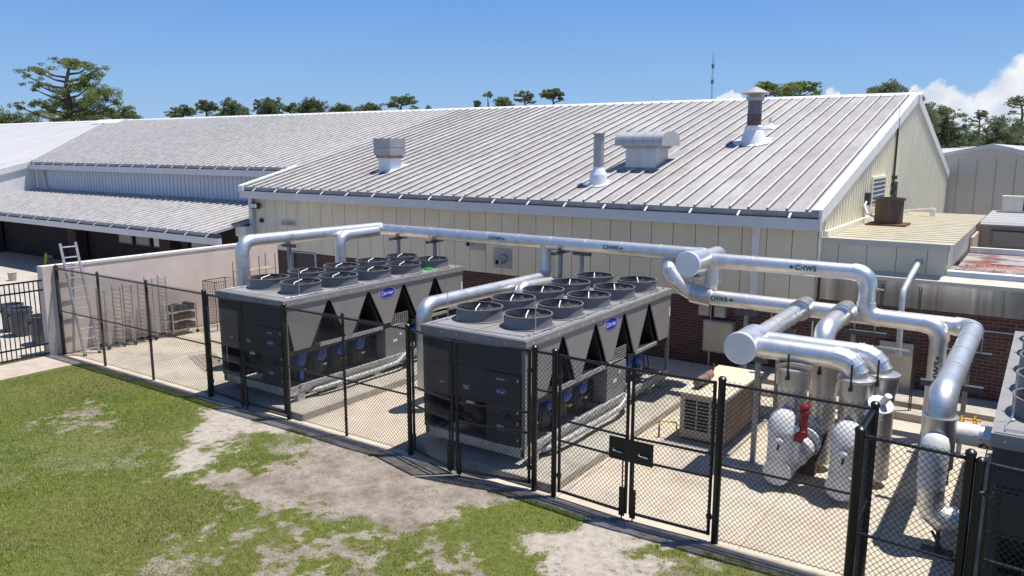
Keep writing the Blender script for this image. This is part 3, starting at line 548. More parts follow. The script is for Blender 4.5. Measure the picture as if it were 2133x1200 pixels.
m_ = MB(); m_.box((7.9,18.3,3.5),(8.75,18.75,4.0)); m_.box((7.87,18.27,4.0),(8.78,18.78,4.03)); m_.build('cabinet', M('ac_cream', (.62,.60,.54), .5, 0, .05, 3), ac, smooth=False)
m_ = MB(); m_.box((8.5,18.28,3.55),(8.72,18.299,3.95)); m_.build('grille', slot, ac, smooth=False)

# far gable building at right
fg = thing('gable_building', (9,45,0), 'pale grey gable ended metal building behind the cream extension', 'building')
GYf, pk, ev, pkx, hw = 32.0, 5.78, 5.22, 6.62, 2.15
e = MB(); e.prism([(pkx-hw-.15,GYf,0),(pkx+hw+4,GYf,0),(pkx+hw+4,GYf,ev-.6),(pkx,GYf,pk-.12),(pkx-hw-.15,GYf,ev-.1)], (0,.1,0)) ; 
e.build('wall', M('pale_grey_panel', (.54,.49,.42), .6, 0, .05, .7), fg, smooth=False)
e = MB(); x = pkx-hw
while x < pkx+6: e.box((x,GYf-.02,0),(x+.025,GYf,ev-.12)); x += .8
e.build('panel_joint', M('panel_joint_grey', (.33,.32,.31), .7, 0, 0), fg, smooth=False)
e = MB(); e.prism([(pkx-hw-.3,GYf-.15,ev-.12),(pkx-hw-.3,GYf-.15,ev+.05),(pkx,GYf-.15,pk+.04),(pkx,GYf-.15,pk-.18)], (0,.14,0)); e.prism([(pkx,GYf-.15,pk-.18),(pkx,GYf-.15,pk+.04),(pkx+hw+4,GYf-.15,ev-.9),(pkx+hw+4,GYf-.15,ev-1.1)], (0,.14,0)); e.box((pkx-hw-.3,GYf-.14,4.2),(pkx-hw+.1,GYf-.03,ev-.12)); e.build('rake_trim', trim, fg, smooth=False)
e = MB(); e.poly([(pkx-hw-.3,GYf-.1,ev+.05),(pkx,GYf-.1,pk+.04),(pkx,80,pk+.04),(pkx-hw-.3,80,ev+.05)]); e.poly([(pkx,GYf-.1,pk+.04),(pkx+6.5,GYf-.1,ev-.9),(pkx+6.5,80,ev-.9),(pkx,80,pk+.04)]); e.build('roof', roof_far, fg, smooth=False)
fr = thing('rear_building', (8,82,0), 'distant low building with long white roof behind the pale gable', 'building')
e = MB(); e.prism([(-12,70,4.9),(-12,88,5.8),(-12,106,4.9),(-12,106,0),(-12,70,0)], (60,0,0)); e.build('building_shell', roof_far, fr, smooth=False)

# ------------------------------------------------------------------ rooftop vents on the main roof
def on_roof(x, y): return Vector((x, y, rz(y)))
bv = thing('box_vent', on_roof(-10.9,8.7), 'square louvred box vent with rusty band near the left end of the roof', 'vent')
c = on_roof(-10.9,8.7); m_ = MB(); m_.box((c.x-.29,c.y-.29,c.z-.1),(c.x+.29,c.y+.29,c.z+.44)); m_.build('curb', vent_white, bv, smooth=False)
m_ = MB(); m_.box((c.x-.35,c.y-.35,c.z+.42),(c.x+.35,c.y+.35,c.z+.53)); m_.build('rust_band', rust_band, bv, smooth=False)
m_ = MB(); m_.box((c.x-.405,c.y-.405,c.z+.53),(c.x+.405,c.y+.405,c.z+.79)); m_.box((c.x-.41,c.y-.41,c.z+.81),(c.x+.41,c.y+.41,c.z+1.13)); m_.box((c.x-.38,c.y-.38,c.z+.79),(c.x+.38,c.y+.38,c.z+.81)); m_.build('hood', vent_grey, bv, smooth=False)
m_ = MB(); m_.prism([(c.x-.45,c.y-.4,rz(c.y-.4)+.01),(c.x+.5,c.y-.4,rz(c.y-.4)+.01),(c.x+.5,c.y+.7,rz(c.y+.7)+.01),(c.x-.45,c.y+.7,rz(c.y+.7)+.01)], (0,0,.015)); m_.build('flashing', vent_white, bv, smooth=False)
def flashing(par, c, r_):
    m_ = MB(); P = []
    for k in range(20):
        a = 2*math.pi*k/20; rr = r_*random.uniform(.85,1.15); P.append((c.x+math.cos(a)*rr, c.y+math.sin(a)*rr, rz(c.y+math.sin(a)*rr)+.012))
    m_.prism(P, (0,0,.02)); m_.build('flashing', vent_white, par, smooth=False)
c = on_roof(-1.75,7.75); pv = thing('roof_flue', c, 'slim grey flue with white cone base just above the gutter', 'flue')
m_ = MB(); m_._lathe(c-Vector((0,0,.1)), Vector((0,0,1)), [(.26,0),(.25,.36),(.245,.38),(.16,.56),(.16,.6)], 24, True); m_.build('cone', vent_white, pv, sharp=15)
m_ = MB(); m_._lathe(c+Vector((0,0,.46)), Vector((0,0,1)), [(.155,0),(.155,.84),(.17,.85),(.17,.9),(.15,.9),(.15,.96),(.19,.97),(.19,1.0),(.15,1.0)], 20, True); m_.build('pipe', vent_grey, pv); flashing(pv, c, .36)
c = on_roof(1.2,12.6); pv = thing('roof_flue', c, 'tall dark flue with rust band and conical rain cap near the ridge', 'flue')
m_ = MB(); m_._lathe(c-Vector((0,0,.15)), Vector((0,0,1)), [(.42,0),(.32,.45),(.28,.52),(.28,.64),(.24,.68)], 24, True); m_.build('cone', vent_white, pv, sharp=18)
m_ = MB(); m_._lathe(c+Vector((0,0,.50)), Vector((0,0,1)), [(.215,0),(.215,.90)], 24, True); m_.build('pipe', flue_grey, pv)
m_ = MB(); m_._lathe(c+Vector((0,0,.54)), Vector((0,0,1)), [(.219,0),(.219,.34)], 24, False); m_.build('rust_band', M('rusty_flue', (.15,.055,.045), .85, .1, 0, 12, col2=(.15,.14,.15)), pv)
m_ = MB(); m_._lathe(c+Vector((0,0,1.36)), Vector((0,0,1)), [(.26,-.06),(.28,0),(.28,.04),(.2,.04),(.2,.14)], 24, True); m_._lathe(c+Vector((0,0,1.50)), Vector((0,0,1)), [(.42,0),(.43,.03),(.05,.22),(.0,.23)], 24, True)
for k in range(4): a = k*1.571+.4; m_.box((c.x+.24*math.cos(a)-.015,c.y+.24*math.sin(a)-.015,c.z+1.37),(c.x+.24*math.cos(a)+.015,c.y+.24*math.sin(a)+.015,c.z+1.52))
m_.build('rain_cap', M('cap_metal', (.42,.38,.35), .5, .3, .1, 4), pv); flashing(pv, c, .62)
c = on_roof(1.15,14.5); pv = thing('vent_stub', c, 'tiny white vent stub beside the tall flue near the ridge', 'vent')
m_ = MB(); m_._lathe(c, Vector((0,0,1)), [(.2,0),(.1,.12),(.05,.16),(.05,.34)], 14, True); m_.build('stub', vent_white, pv); flashing(pv, c, .28)
c = on_roof(-1.15,9.75); hv = thing('hooded_fan', c, 'barrel hooded roof fan on a square light grey curb, middle of the roof', 'roof fan')
m_ = MB(); m_.box((c.x-.5,c.y-.45,c.z-.2),(c.x+.5,c.y+.45,c.z+.52)); m_.build('curb', vent_lt, hv, smooth=False)
m_ = MB(); m_.box((c.x-.57,c.y-.5,c.z+.52),(c.x+.57,c.y+.5,c.z+.62)); m_.build('collar', vent_grey, hv, smooth=False)
m_ = MB(); P = []
for k in range(15): a = math.pi*k/14; P.append((c.x-.78, c.y-math.cos(a)*.66, c.z+.62+.05+max(0,math.sin(a))**.5*.36))
P = [(c.x-.78,c.y-.66,c.z+.60)]+P+[(c.x-.78,c.y+.66,c.z+.60)]; m_.prism(P, (1.56,0,0)); m_.build('hood', M('hood_grey', (.46,.455,.47), .5, .3, .08, 4), hv, sharp=40)
m_ = MB()
for k in range(1,5):
    xx = c.x-.78+1.56*k/5
    m_.tube([(xx, c.y-math.cos(math.pi*j/14)*.665, c.z+.67+max(0,math.sin(math.pi*j/14))**.5*.365) for j in range(15)], .012, 5)
m_.build('seam_rib', vent_grey, hv)
m_ = MB(); m_.prism([(c.x-.75,c.y-.6,rz(c.y-.6)+.005),(c.x+.75,c.y-.6,rz(c.y-.6)+.005),(c.x+.75,c.y+1.6,rz(c.y+1.6)+.005),(c.x-.75,c.y+1.6,rz(c.y+1.6)+.005)], (0,0,.06)); m_.build('flashing', M('tarred_flashing', (.30,.285,.275), .8, 0, .2, 5), hv, smooth=False)

# ------------------------------------------------------------------ chiller
def text_mesh(txt, size, shear=0., bold=0.):
    cu = bpy.data.curves.new('t', 'FONT'); cu.body = txt; cu.size = size; cu.shear = shear; cu.offset = bold; cu.space_character = 1.12; cu.resolution_u = 3
    o = bpy.data.objects.new('t', cu); COL.objects.link(o); dg = bpy.context.evaluated_depsgraph_get(); me = bpy.data.meshes.new_from_object(o.evaluated_get(dg))
    V = [tuple(v.co) for v in me.vertices]; F = [tuple(p.vertices) for p in me.polygons]
    bpy.data.objects.remove(o); xs = [v[0] for v in V]; ys = [v[1] for v in V]; cx, cy = (min(xs)+max(xs))/2, (min(ys)+max(ys))/2
    return [(v[0]-cx, v[1]-cy) for v in V], F, max(xs)-min(xs)
def flat_badge(par, c, A, Nn, wd, ht):   # oval badge: white rim, blue field, white script
    A = Vector(A); Nn = Vector(Nn); B = Nn.cross(A); c = Vector(c)
    def oval(w_, h_, d0, d1, mat, nm, p_):
        m_ = MB(); m_.prism([c+A*math.cos(2*math.pi*k/40)*w_/2+B*math.sin(2*math.pi*k/40)*h_/2+Nn*d0 for k in range(40)], Nn*(d1-d0)); return m_.build(nm, mat, p_, smooth=False)
    bd = oval(wd, ht, 0, .006, white_paint, 'badge', par); oval(wd*.94, ht*.9, .0065, .009, blue_badge, 'badge_field', bd)
    V, F, tw = text_mesh('Carrier', ht*.72, .35, .004); s_ = wd*.76/tw; m_ = MB(); m_.v = [tuple(c+A*u*s_+B*v*s_+Nn*.011) for u, v in V]; m_.f = F; m_.build('lettering', white_paint, bd, smooth=False)
def make_chiller(label):
    ro = thing('air_cooled_chiller', (0,0,.16), label, 'chiller', 'grey rooftop fan chillers'); W_, L_ = 2.25, 6.07; DK = 2.42
    B = lambda nm, mt, m_, p=ro, **k: m_.build(nm, mt, p, **k)
    # base frame + blocks
    m_ = MB(); 
    for x0, x1 in ((0,.1),(W_-.1,W_)):
        m_.box((x0,.02,.32),(x1,L_-.02,.335)); m_.box((x0,.02,.475),(x1,L_-.02,.49)); xx = x0+.01 if x0 == 0 else x1-.03; m_.box((xx,.02,.335),(xx+.012,L_-.02,.475))
    m_.box((.1,.02,.32),(W_-.1,.12,.49)); m_.box((.1,L_-.12,.32),(W_-.1,L_-.02,.49))
    for k in range(1,6): m_.box((.1,k,.34),(W_-.1,k+.08,.46))
    B('base_frame', galv, m_, smooth=False)
    m_ = MB()
    for y in (.25,1.4,2.6,3.8,5.0,5.75):
        for xx in (0, W_-.16): m_ = MB(); m_.box((xx,y,.16),(xx+.16,y+.2,.32)); B('support_block', galv, m_, smooth=False)
    # corner posts
    for x in (0, W_-.07):
        for y in (0, L_-.07):
            m_ = MB(); m_.box((x,y,.49),(x+.07,y+.07,2.25)); B('corner_post', ch_grey, m_, smooth=False)
    # deck
    m_ = MB(); m_.box((-.03,-.03,2.30),(W_+.03,L_+.03,DK)); m_.box((-.01,-.01,2.25),(W_+.01,L_+.01,2.30)); dk = B('deck', ch_top, m_, smooth=False)
    m_ = MB()
    for k in range(1,6): m_.box((.02,-.03+.95+(k-.5)*1.13-.57,DK),(W_-.02,-.03+.95+(k-.5)*1.13-.55,DK+.008))
    m_.box((W_/2-.01,.02,DK),(W_/2+.01,L_-.02,DK+.009)); m_.box((0,0,DK),(W_,.03,DK+.012)); m_.box((W_-.03,.03,DK),(W_,L_,DK+.012)); m_.build('deck_seam', ch_grey, dk, smooth=False)
    m_ = MB(); m_.tube([(.1,.1,DK+.02),(.1,.35,DK+.03),(.14,.6,DK+.02),(.12,3,DK+.03),(.14,5.8,DK+.02)], .01, 5); m_.tube([(2.05,.2,DK+.02),(2.13,.5,DK+.03),(2.1,2.5,DK+.02),(2.13,5.8,DK+.03)], .01, 5); m_.tube([(.1,.15,DK+.02),(1.1,.12,DK+.02),(2.1,.2,DK+.02)], .008, 5)
    for y in np.arange(.3,5.9,.7): m_.box((2.11,y,DK),(2.15,y+.03,DK+.04))
    m_.build('cable', galv, dk)
    # fans
    fans = []
    def fan(x, y):
        m_ = MB(); c = Vector((x,y,DK)); m_._lathe(c, Vector((0,0,1)), [(.5,-.01),(.5,.015),(.455,.02),(.44,.05),(.44,.215),(.455,.23),(.455,.24),(.425,.24),(.425,-.02)], 40, False)
        fr_ = m_.build('fan_shroud', ch_ring, ro)
        m_ = MB(); m_._lathe(c, Vector((0,0,1)), [(.424,-.015),(.424,-.01)], 32, True); m_.build('fan_well', ch_dark, fr_)
        m_ = MB()
        for k in range(9):
            a = k*2*math.pi/9; P = []
            for (r_, da, z) in ((.10,-.16,.06),(.41,-.10,.10),(.41,.34,.19),(.10,.42,.13)): P.append((x+r_*math.cos(a+da), y+r_*math.sin(a+da), DK+z))
            m_.prism(P, (0,0,.006))
        m_.build('fan_blade', M_blade, fr_, smooth=False)
        m_ = MB(); m_._lathe(c, Vector((0,0,1)), [(.12,.03),(.12,.16),(.09,.19),(.02,.2)], 20, True); m_.build('fan_hub', ch_dark, fr_)
        m_ = MB()
        for r_ in (.12,.2,.28,.35,.41): m_.tube([(x+r_*math.cos(2*math.pi*j/28), y+r_*math.sin(2*math.pi*j/28), DK+.236) for j in range(29)], .0028, 3, False)
        for k in range(6): a = k*math.pi/3+.3; m_.tube([(x+.05*math.cos(a),y+.05*math.sin(a),DK+.235),(x+.44*math.cos(a),y+.44*math.sin(a),DK+.235)], .003, 3, False)
        m_.build('fan_guard', ch_dark, fr_)
        m_ = MB(); a = R_(-62); m_.tube([(x-.06*math.cos(a),y-.06*math.sin(a),DK+.27),(x+.38*math.cos(a),y+.38*math.sin(a),DK+.27),(x+.43*math.cos(a),y+.43*math.sin(a),DK+.22)], .012, 6); m_.build('motor_conduit', vent_white, fr_)
    for i in range(5):
        for x in (.56,1.66): fan(x, .98+1.13*i)
    # V side panels on both sides; coil in between
    VP = [((.02,2.25),(1.20,2.25),(.67,1.30),(.22,1.30)), ((1.29,2.25),(2.44,2.25),(1.90,1.30),(1.74,1.30)), ((2.53,2.25),(3.66,2.25),(3.22,1.38),(2.98,1.38)),
          ((3.76,2.25),(4.86,2.25),(4.36,1.30),(4.24,1.30)), ((4.97,2.25),(6.0,2.25),(5.98,1.30),(5.50,1.30))]
    for side in (1, 0):
        xx = W_-.03 if side else .0
        for P in VP:
            m_ = MB(); m_.prism([(xx,y,z) for y, z in P], (.03,0,0)); q = m_.build('side_panel', ch_grey, ro, smooth=False)
    # V coils: slanted banks across the unit width
    m_ = MB()
    for yv in (0.02,1.25,2.49,3.71,4.91,6.03):
        for s_ in (-1, 1):
            yb = yv + s_*.48
            if yb < 0 or yb > 6.05: continue
            m_.prism([(.05,yv+s_*.03,2.24),(.05,yb,1.32),(.05,yb-s_*.09,1.32),(.05,yv-s_*.0,2.24)], (W_-.12,0,0))
    B('condenser_coil', coil, m_, smooth=False)
    m_ = MB(); m_.box((.06,.1,1.18),(W_-.03,2.9,1.30)); m_.box((.06,4.0,1.18),(W_-.03,5.98,1.30))
    B('coil_tray', ch_dark, m_, smooth=False)
    m_ = MB(); m_.box((W_-.045,.95,1.25),(W_-.005,2.94,1.33)); B('side_rail', galv, m_, smooth=False); m_ = MB(); m_.box((W_-.045,4.3,1.24),(W_-.005,5.4,1.31)); B('side_rail', galv, m_, smooth=False)
    m_ = MB(); m_.box((.03,.12,.49),(.08,L_-.1,1.18)); m_.box((1.1,.5,.5),(1.14,5.9,1.18)); B('inner_panel', ch_dark, m_, smooth=False)
    # compressors with blue oil housings
    for k, y in enumerate((.55,1.15,1.75,2.35,4.35,4.85)):
        m_ = MB(); m_._lathe(Vector((1.82,y,.50)), Vector((0,0,1)), [(.1,0),(.19,.03),(.2,.1),(.2,.42),(.15,.5),(.06,.54)], 20, True); cp = m_.build('compressor', compr, ro)
        m_ = MB(); m_._lathe(Vector((1.84,y,.99)), Vector((1,0,0)), [(.10,0),(.135,.02),(.14,.22),(.10,.26),(.03,.27)], 18, True); m_.box((1.94,y-.09,1.06),(2.10,y+.12,1.15)); m_.box((2.02,y-.1,.56),(2.12,y+.0,.8)) if k == 0 else None; m_.build('terminal_cover', blue_m, cp, smooth=False)
        m_ = MB(); m_.box((2.0,y-.02,.76),(2.11,y+.09,.795)); m_.build('valve_tag', yellow_m if k in (2,4) else galv, cp, smooth=False)
    m_ = MB(); m_._lathe(Vector((1.55,.4,.62)), Vector((0,1,0)), [(.02,0),(.16,.06),(.17,.15),(.17,2.3),(.16,2.4),(.02,2.45)], 20, True); m_._lathe(Vector((1.45,3.3,.7)), Vector((0,1,0)), [(.02,0),(.2,.06),(.21,.15),(.21,2.2),(.02,2.3)], 20, True); B('evaporator', compr, m_)
    m_ = MB()
    for k in range(10):
        y = .5+.23*k; x = 1.98+.05*math.sin(k*2.1); m_.tube([(x,y,.52),(x+.04,y+.05,.72+.1*math.sin(k)),(x-.05,y+.14,.78),(x-.1,y+.2,1.15)], .014, 6)
    B('refrigerant_line', M_copper, m_); m_ = MB()
    for k in range(6): y = 4.25+.22*k; m_.tube([(2.0,y,.52),(2.05,y+.06,.7),(1.95,y+.14,1.15)], .014, 6)
    B('refrigerant_line', M_copper, m_)
    # control box mid
    m_ = MB(); m_.box((W_-.32,3.02,.50),(W_-.015,3.86,1.24)); cb_ = B('control_box', M_cbox, m_, smooth=False)
    m_ = MB(); m_.box((W_-.013,3.28,.86),(W_-.008,3.44,.93)); m_.box((W_-.013,3.52,1.0),(W_-.008,3.6,1.06)); m_.build('box_label', white_paint, cb_, smooth=False)
    m_ = MB(); [m_.box((W_-.03,3.24+.075*k,1.30),(W_-.015,3.25+.075*k,1.56)) for k in range(9)]; [m_.box((W_-.032,3.24,1.30+.05*k),(W_-.02,3.86,1.308+.05*k)) for k in range(6)]; B('wire_guard', galv, m_, smooth=False)
    # long silver insulated pipe at the bottom + conduit loop
    m_ = MB(); m_.box((W_-.01,.3,.44),(W_+.05,5.95,.535)); B('bottom_rail', M_speck, m_, smooth=False)
    m_ = MB(); m_.tube([(W_-.1,3.9,.60),(W_+.12,3.85,.72),(W_+.2,3.6,.62),(W_+.2,3.2,.40),(W_+.16,2.6,.36),(W_+.16,1.6,.36),(W_+.1,.9,.33),(W_-.05,.6,.30)], .055, 12); B('flexible_conduit', M_speck, m_)
    # front (low-y) face
    m_ = MB(); m_.box((.0,0,1.80),(.735,.04,2.25)); m_.box((.745,0,1.80),(2.18,.04,2.25)); m_.box((.0,0,1.24),(.735,.04,1.79)); m_.box((.745,0,1.24),(1.44,.04,1.79)); m_.box((0,0,.5),(.14,.04,1.23)); m_.box((.14,.002,1.19),(1.44,.04,1.23))
    fp_ = B('front_panel', ch_front, m_, smooth=False)
    m_ = MB(); m_.box((1.45,-.02,.52),(2.16,.04,1.0)); m_.box((1.45,-.02,1.01),(2.16,.04,1.79)); dd = B('electrical_door', ch_front, m_, smooth=False)
    m_ = MB(); m_.box((.14,-.03,1.33),(.70,-.001,1.74)); m_.build('control_cover', ch_front, fp_, smooth=False)
    m_ = MB(); m_.box((1.66,-.024,1.66),(1.84,-.0205,1.70)); m_.build('label_plate', M_dlabel, dd, smooth=False); m_ = MB(); m_.box((1.67,-.024,.76),(1.82,-.0205,.86)); m_.build('label_plate', M_dlabel, dd, smooth=False)
    m_ = MB(); m_.box((.93,-.004,1.36),(1.06,-.001,1.44)); m_.build('label_plate', M_dlabel, fp_, smooth=False); m_ = MB(); m_.box((.40,-.034,1.40),(.5,-.0305,1.44)); m_.build('label_plate', M_dlabel, fp_, smooth=False)
    m_ = MB(); m_._lathe(Vector((1.92,-.02,1.03)), Vector((0,-1,0)), [(.05,0),(.05,.03),(.02,.035)], 14, True); m_.build('door_knob', ch_dark, dd)
    flat_badge(dd, (1.77,-.0215,1.46), (1,0,0), (0,-1,0), .20, .09)
    m_ = MB(); m_.box((.14,.55,.5),(1.44,.6,1.24)); m_.box((.14,.05,.5),(.18,.55,1.2)); B('recess', ch_dark, m_, smooth=False)
    m_ = MB(); m_._lathe(Vector((.95,.25,.80)), Vector((0,1,0)), [(.05,-.06),(.2,-.04),(.22,0),(.22,.06),(.16,.1),(.15,.4)], 20, True); m_.box((.80,.08,.98),(1.08,.22,1.16)); B('end_cover', rust, m_)
    m_ = MB(); m_.tube([(.35,.2,.52),(.45,.2,.75),(.7,.2,.8),(.95,.2,.8)], .045, 8); m_.tube([(1.0,.15,.8),(1.2,.12,.7),(1.35,.2,.55)], .02, 6); B('drain_piping', ch_dark, m_)
    m_ = MB(); m_.box((.95,.05,1.08),(1.12,.065,1.14)); B('name_plate', white_paint, m_, smooth=False)
    flat_badge(ro, (W_+.0005,3.11,2.14), (0,1,0), (1,0,0), .56, .26)
    m_ = MB()
    for y in np.arange(.2,6.0,.42): m_.box((W_+.03,y,2.335),(W_+.036,y+.02,2.355))
    for x in np.arange(.1,2.2,.35): m_.box((x,-.036,2.33),(x+.02,-.03,2.35))
    m_.build('deck_bolts', white_paint, dk, smooth=False)['kind'] = 'stuff'
    m_ = MB()
    for z in (.62,.92,1.12,1.68): m_.box((2.10,-.03,z),(2.13,-.0205,z+.05))
    m_.build('door_latch', galv, dd, smooth=False)['kind'] = 'stuff'
    # whips (lightning rods)
    for (x, y) in ((2.1,.55),(.15,.55),(1.95,5.75)):
        m_ = MB(); m_.tube([(x,y,DK),(x,y,DK+.62)], .008, 5); m_._lathe(Vector((x,y,DK)), Vector((0,0,1)), [(.03,0),(.03,.03),(.01,.04)], 8, True); B('lightning_rod', galv, m_)
    m_ = MB(); m_.box((W_-.002,6.0,1.78),(W_+.004,6.06,2.0)); B('warning_sign', white_paint, m_, smooth=False)
    return ro
M_blade = M('fan_blade_plastic', (.012,.012,.014), .4, 0, .1, 6)
M_copper = M('insulated_line', (.05,.04,.038), .5, .2, .4, 8)
M_cbox = M('box_grey', (.24,.24,.235), .5, .1, .1, 5)
M_speck = M('speckled_foil_wrap', (.50,.50,.50), .55, .3, col2=(.22,.22,.225), scale=22, var=0, lo=.38, hi=.52, bump=.5, bscale=25)
M_dlabel = M('dim_label', (.35,.35,.36), .5, 0, 0)
ch2 = make_chiller('grey ten fan chiller in the middle of the yard, left of the beige cabinet'); 
ch1 = copy_tree(ch2); ch1['label'] = 'grey ten fan chiller nearest the racks and stucco wall at the left'
ch3 = copy_tree(ch2); ch3['label'] = 'grey chiller cut off by the right edge behind the last gate'
ch2.location = (0,-2.15,.16); ch1.location = (-6.05,-2.18,.16); ch3.location = (8.99,-2.68,.16)
# arrow sign on the middle chiller's far post
gv = thing('rubber_glove', (-4.0,2.85,2.44), 'bright green glove dropped on the deck of the left chiller', 'glove')
m_ = MB(); m_.tube([(-4.13,2.8,2.455),(-4.05,2.84,2.46),(-3.98,2.87,2.455)], [.02,.032,.025], 8)
for k in range(4): m_.tube([(-4.14,2.78+.03*k,2.47),(-4.24-.02*(k % 2),2.74+.05*k,2.455)], [.014,.009], 6)
m_.tube([(-4.03,2.82,2.48),(-4.08,2.74,2.46)], [.015,.01], 6); m_.build('glove', glove, gv)

# ------------------------------------------------------------------ insulated pipes
def bend(p, a, b, R):   # arc from p - a*R to p + b*R
    n_ = 5; C_ = p - a*R + b*R; return [C_ - b*R*math.cos(math.pi/2*i/n_) + a*R*math.sin(math.pi/2*i/n_) for i in range(n_+1)]
def run(root, pts, r, R=None, mat=None, bands=True, seg=20, elbow_scale=1.04, gap=.95, gores=False):
    pts = [Vector(p) for p in pts]; R = R or r*1.7; mat = mat or alu; k = len(pts); st_ = pts[0]
    def straight(a, b):
        d = b-a; ln = d.length
        if ln < .02: return
        m_ = MB(); m_.tube([a, b], r, seg)
        if bands:
            n_ = max(1, int(ln/gap)); u = d.normalized()
            for i in range(n_+1):
                c = a+u*(ln*i/n_); m_.tube([c-u*.018, c+u*.018], r+.007, seg)
        m_.build('pipe_section', mat, root)
    for i in range(1, k-1):
        a = (pts[i]-pts[i-1]).normalized(); b = (pts[i+1]-pts[i]).normalized(); 
        if a.dot(b) > .2:
            straight(st_, pts[i]-a*R*.5); m_ = MB(); m_.tube([pts[i]-a*R*.5, pts[i], pts[i]+b*R*.5], r*1.04, seg); m_.build('elbow', mat, root); st_ = pts[i]+b*R*.5; continue
        straight(st_, pts[i]-a*R)
        m_ = MB(); arc = bend(pts[i], a, b, R); m_.tube([arc[0]-a*.05]+arc+[arc[-1]+b*.05], r*elbow_scale, seg)
        
        if gores:
            for q in range(len(arc)): tt = ((arc[min(q+1,len(arc)-1)]-arc[max(q-1,0)])).normalized(); m_.tube([arc[q]-tt*.012, arc[q]+tt*.012], r*elbow_scale+.008, seg)
        m_.build('elbow', mat, root, sharp=14 if gores else 30); st_ = pts[i]+b*R
    straight(st_, pts[-1])
def cap(root, c, r, d=(0,-1,0), mat=None):
    m_ = MB(); m_._lathe(Vector(c), Vector(d), [(r+.012,-.06),(r+.012,0),(r-.005,.012)], 28, True); m_.build('end_cap', mat or alu_cap, root)
def stencil(root, txt, c, A, Nn, r, size, arrow=0, width=None):
    A = Vector(A); Nn = Vector(Nn); B = Nn.cross(A); c = Vector(c); V, F, tw = text_mesh(txt, size*1.38, 0, size*.045); s_ = (width/tw) if width else 1; V = [(u*s_, v) for u, v in V]; tw *= s_
    if arrow:
        s = size*.5; x0 = (tw/2+size*.25)*arrow; n_ = len(V)
        V += [(x0,-.28*s),(x0,.28*s),(x0+arrow*s*.6,.28*s),(x0+arrow*s*.6,s*.85),(x0+arrow*s*1.6,0),(x0+arrow*s*.6,-s*.85),(x0+arrow*s*.6,-.28*s)]
        F = F+[tuple(range(n_, n_+7))]
    m_ = MB(); rr = r+.0095
    for u, v in V: th = v/rr; m_.v.append(tuple(c+A*u+Nn*rr*math.cos(th)+B*rr*math.sin(th)))
    m_.f = F; m_.build('lettering', green_ink, root, smooth=False)
HY, HZ = 4.4, 3.18
GP = 'silver insulated chilled water pipes'
p1 = thing('insulated_pipe', (-7.3,HY,HZ), 'long silver pipe running along the cream wall above both chillers', 'pipe', GP)
run(p1, [(-7.3,HY,HZ),(3.05,HY,HZ),(3.05,HY,2.3),(2.6,HY,2.3)], .17)
NF = Vector((.35,-.92,.15)).normalized()
def Np(*q): v_ = Vector(q); v_.x = 0; return v_.normalized()
stencil(p1, 'CHWS', (-2.95,HY,HZ), (1,0,0), Np(0,-1,.18), .17, .10, 1); stencil(p1, 'CHWS', (.52,HY,HZ), (1,0,0), Np(0,-1,.18), .17, .10, 1)
m_ = MB(); m_.tube([(-7.32,HY-.1,HZ+.02),(-7.32,HY+.0,HZ+.02)], .19, 20); m_.build('end_cap', alu, p1)
p2 = thing('insulated_pipe', (-7.3,HY,HZ), 'silver pipe dropping behind the left chiller with the farthest left elbow', 'pipe', GP)
run(p2, [(-7.3,HY-.05,HZ+.05),(-7.3,-.55,HZ+.1),(-7.3,-.55,.6)], .165); 
p3 = thing('insulated_pipe', (-6.75,HY,HZ), 'short silver pipe looping down between the fans of the left chiller', 'pipe', GP)
run(p3, [(-7.05,3.95,HZ),(-7.05,2.5,HZ-.02),(-7.05,2.5,.8)], .15)
p4 = thing('insulated_pipe', (-1.45,HY,HZ), 'silver pipe rising at the left corner of the middle chiller to the wall line', 'pipe', GP)
run(p4, [(-1.45,HY,HZ-.1),(-1.45,HY,2.26),(-1.45,-.45,2.32),(-1.45,-.45,.5)], .16)
p5 = thing('insulated_pipe', (-1.05,HY,2.2), 'short silver pipe with elbow just behind the fans of the middle chiller', 'pipe', GP)
run(p5, [(-1.1,HY-.2,2.2),(-1.1,2.65,2.27),(-1.1,2.65,.6)], .15)
p6 = thing('insulated_pipe', (3.0,3.9,3.16), 'fat silver stub with round white cap facing out at upper pipe level', 'pipe', GP)
run(p6, [(3.0,4.75,3.16),(3.0,3.45,3.16)], .2); m_ = MB(); m_.tube([(3.0,3.75,3.16),(3.0,2.98,3.16)], .265, 28); m_.build('tee_section', alu, p6); cap(p6, (3.0,2.97,3.16), .265)
m_ = MB(); m_.box((2.85,3.1,2.82),(3.2,3.5,2.88)); m_.build('saddle', galv, p6, smooth=False)
p7 = thing('insulated_pipe', (3.1,3.85,3.15), 'upper right silver pipe that drops and runs on along the wall', 'pipe', GP)
run(p7, [(3.1,3.85,3.16),(6.42,3.85,3.16),(6.42,3.85,2.3),(7.76,3.8,2.28),(7.76,3.8,.12)], .165, R=.235, elbow_scale=1.1)
stencil(p7, 'CHWS', (5.25,3.85,3.16), (1,0,0), Np(0,-1,.15), .165, .115, -1, .42); stencil(p7, 'CHWS', (7.76,3.8,1.35), (0,0,1), (.1,-.99,0), .165, .10, 1, .55)
p8 = thing('insulated_pipe', (2.9,4.3,2.24), 'lower silver pipe along the brick wall with a swan neck at its left end', 'pipe', GP)
run(p8, [(2.86,4.3,2.24),(8.28,4.3,2.2),(8.28,-.72,2.2),(8.28,-.72,.95)], .175, R=.27, elbow_scale=1.08)
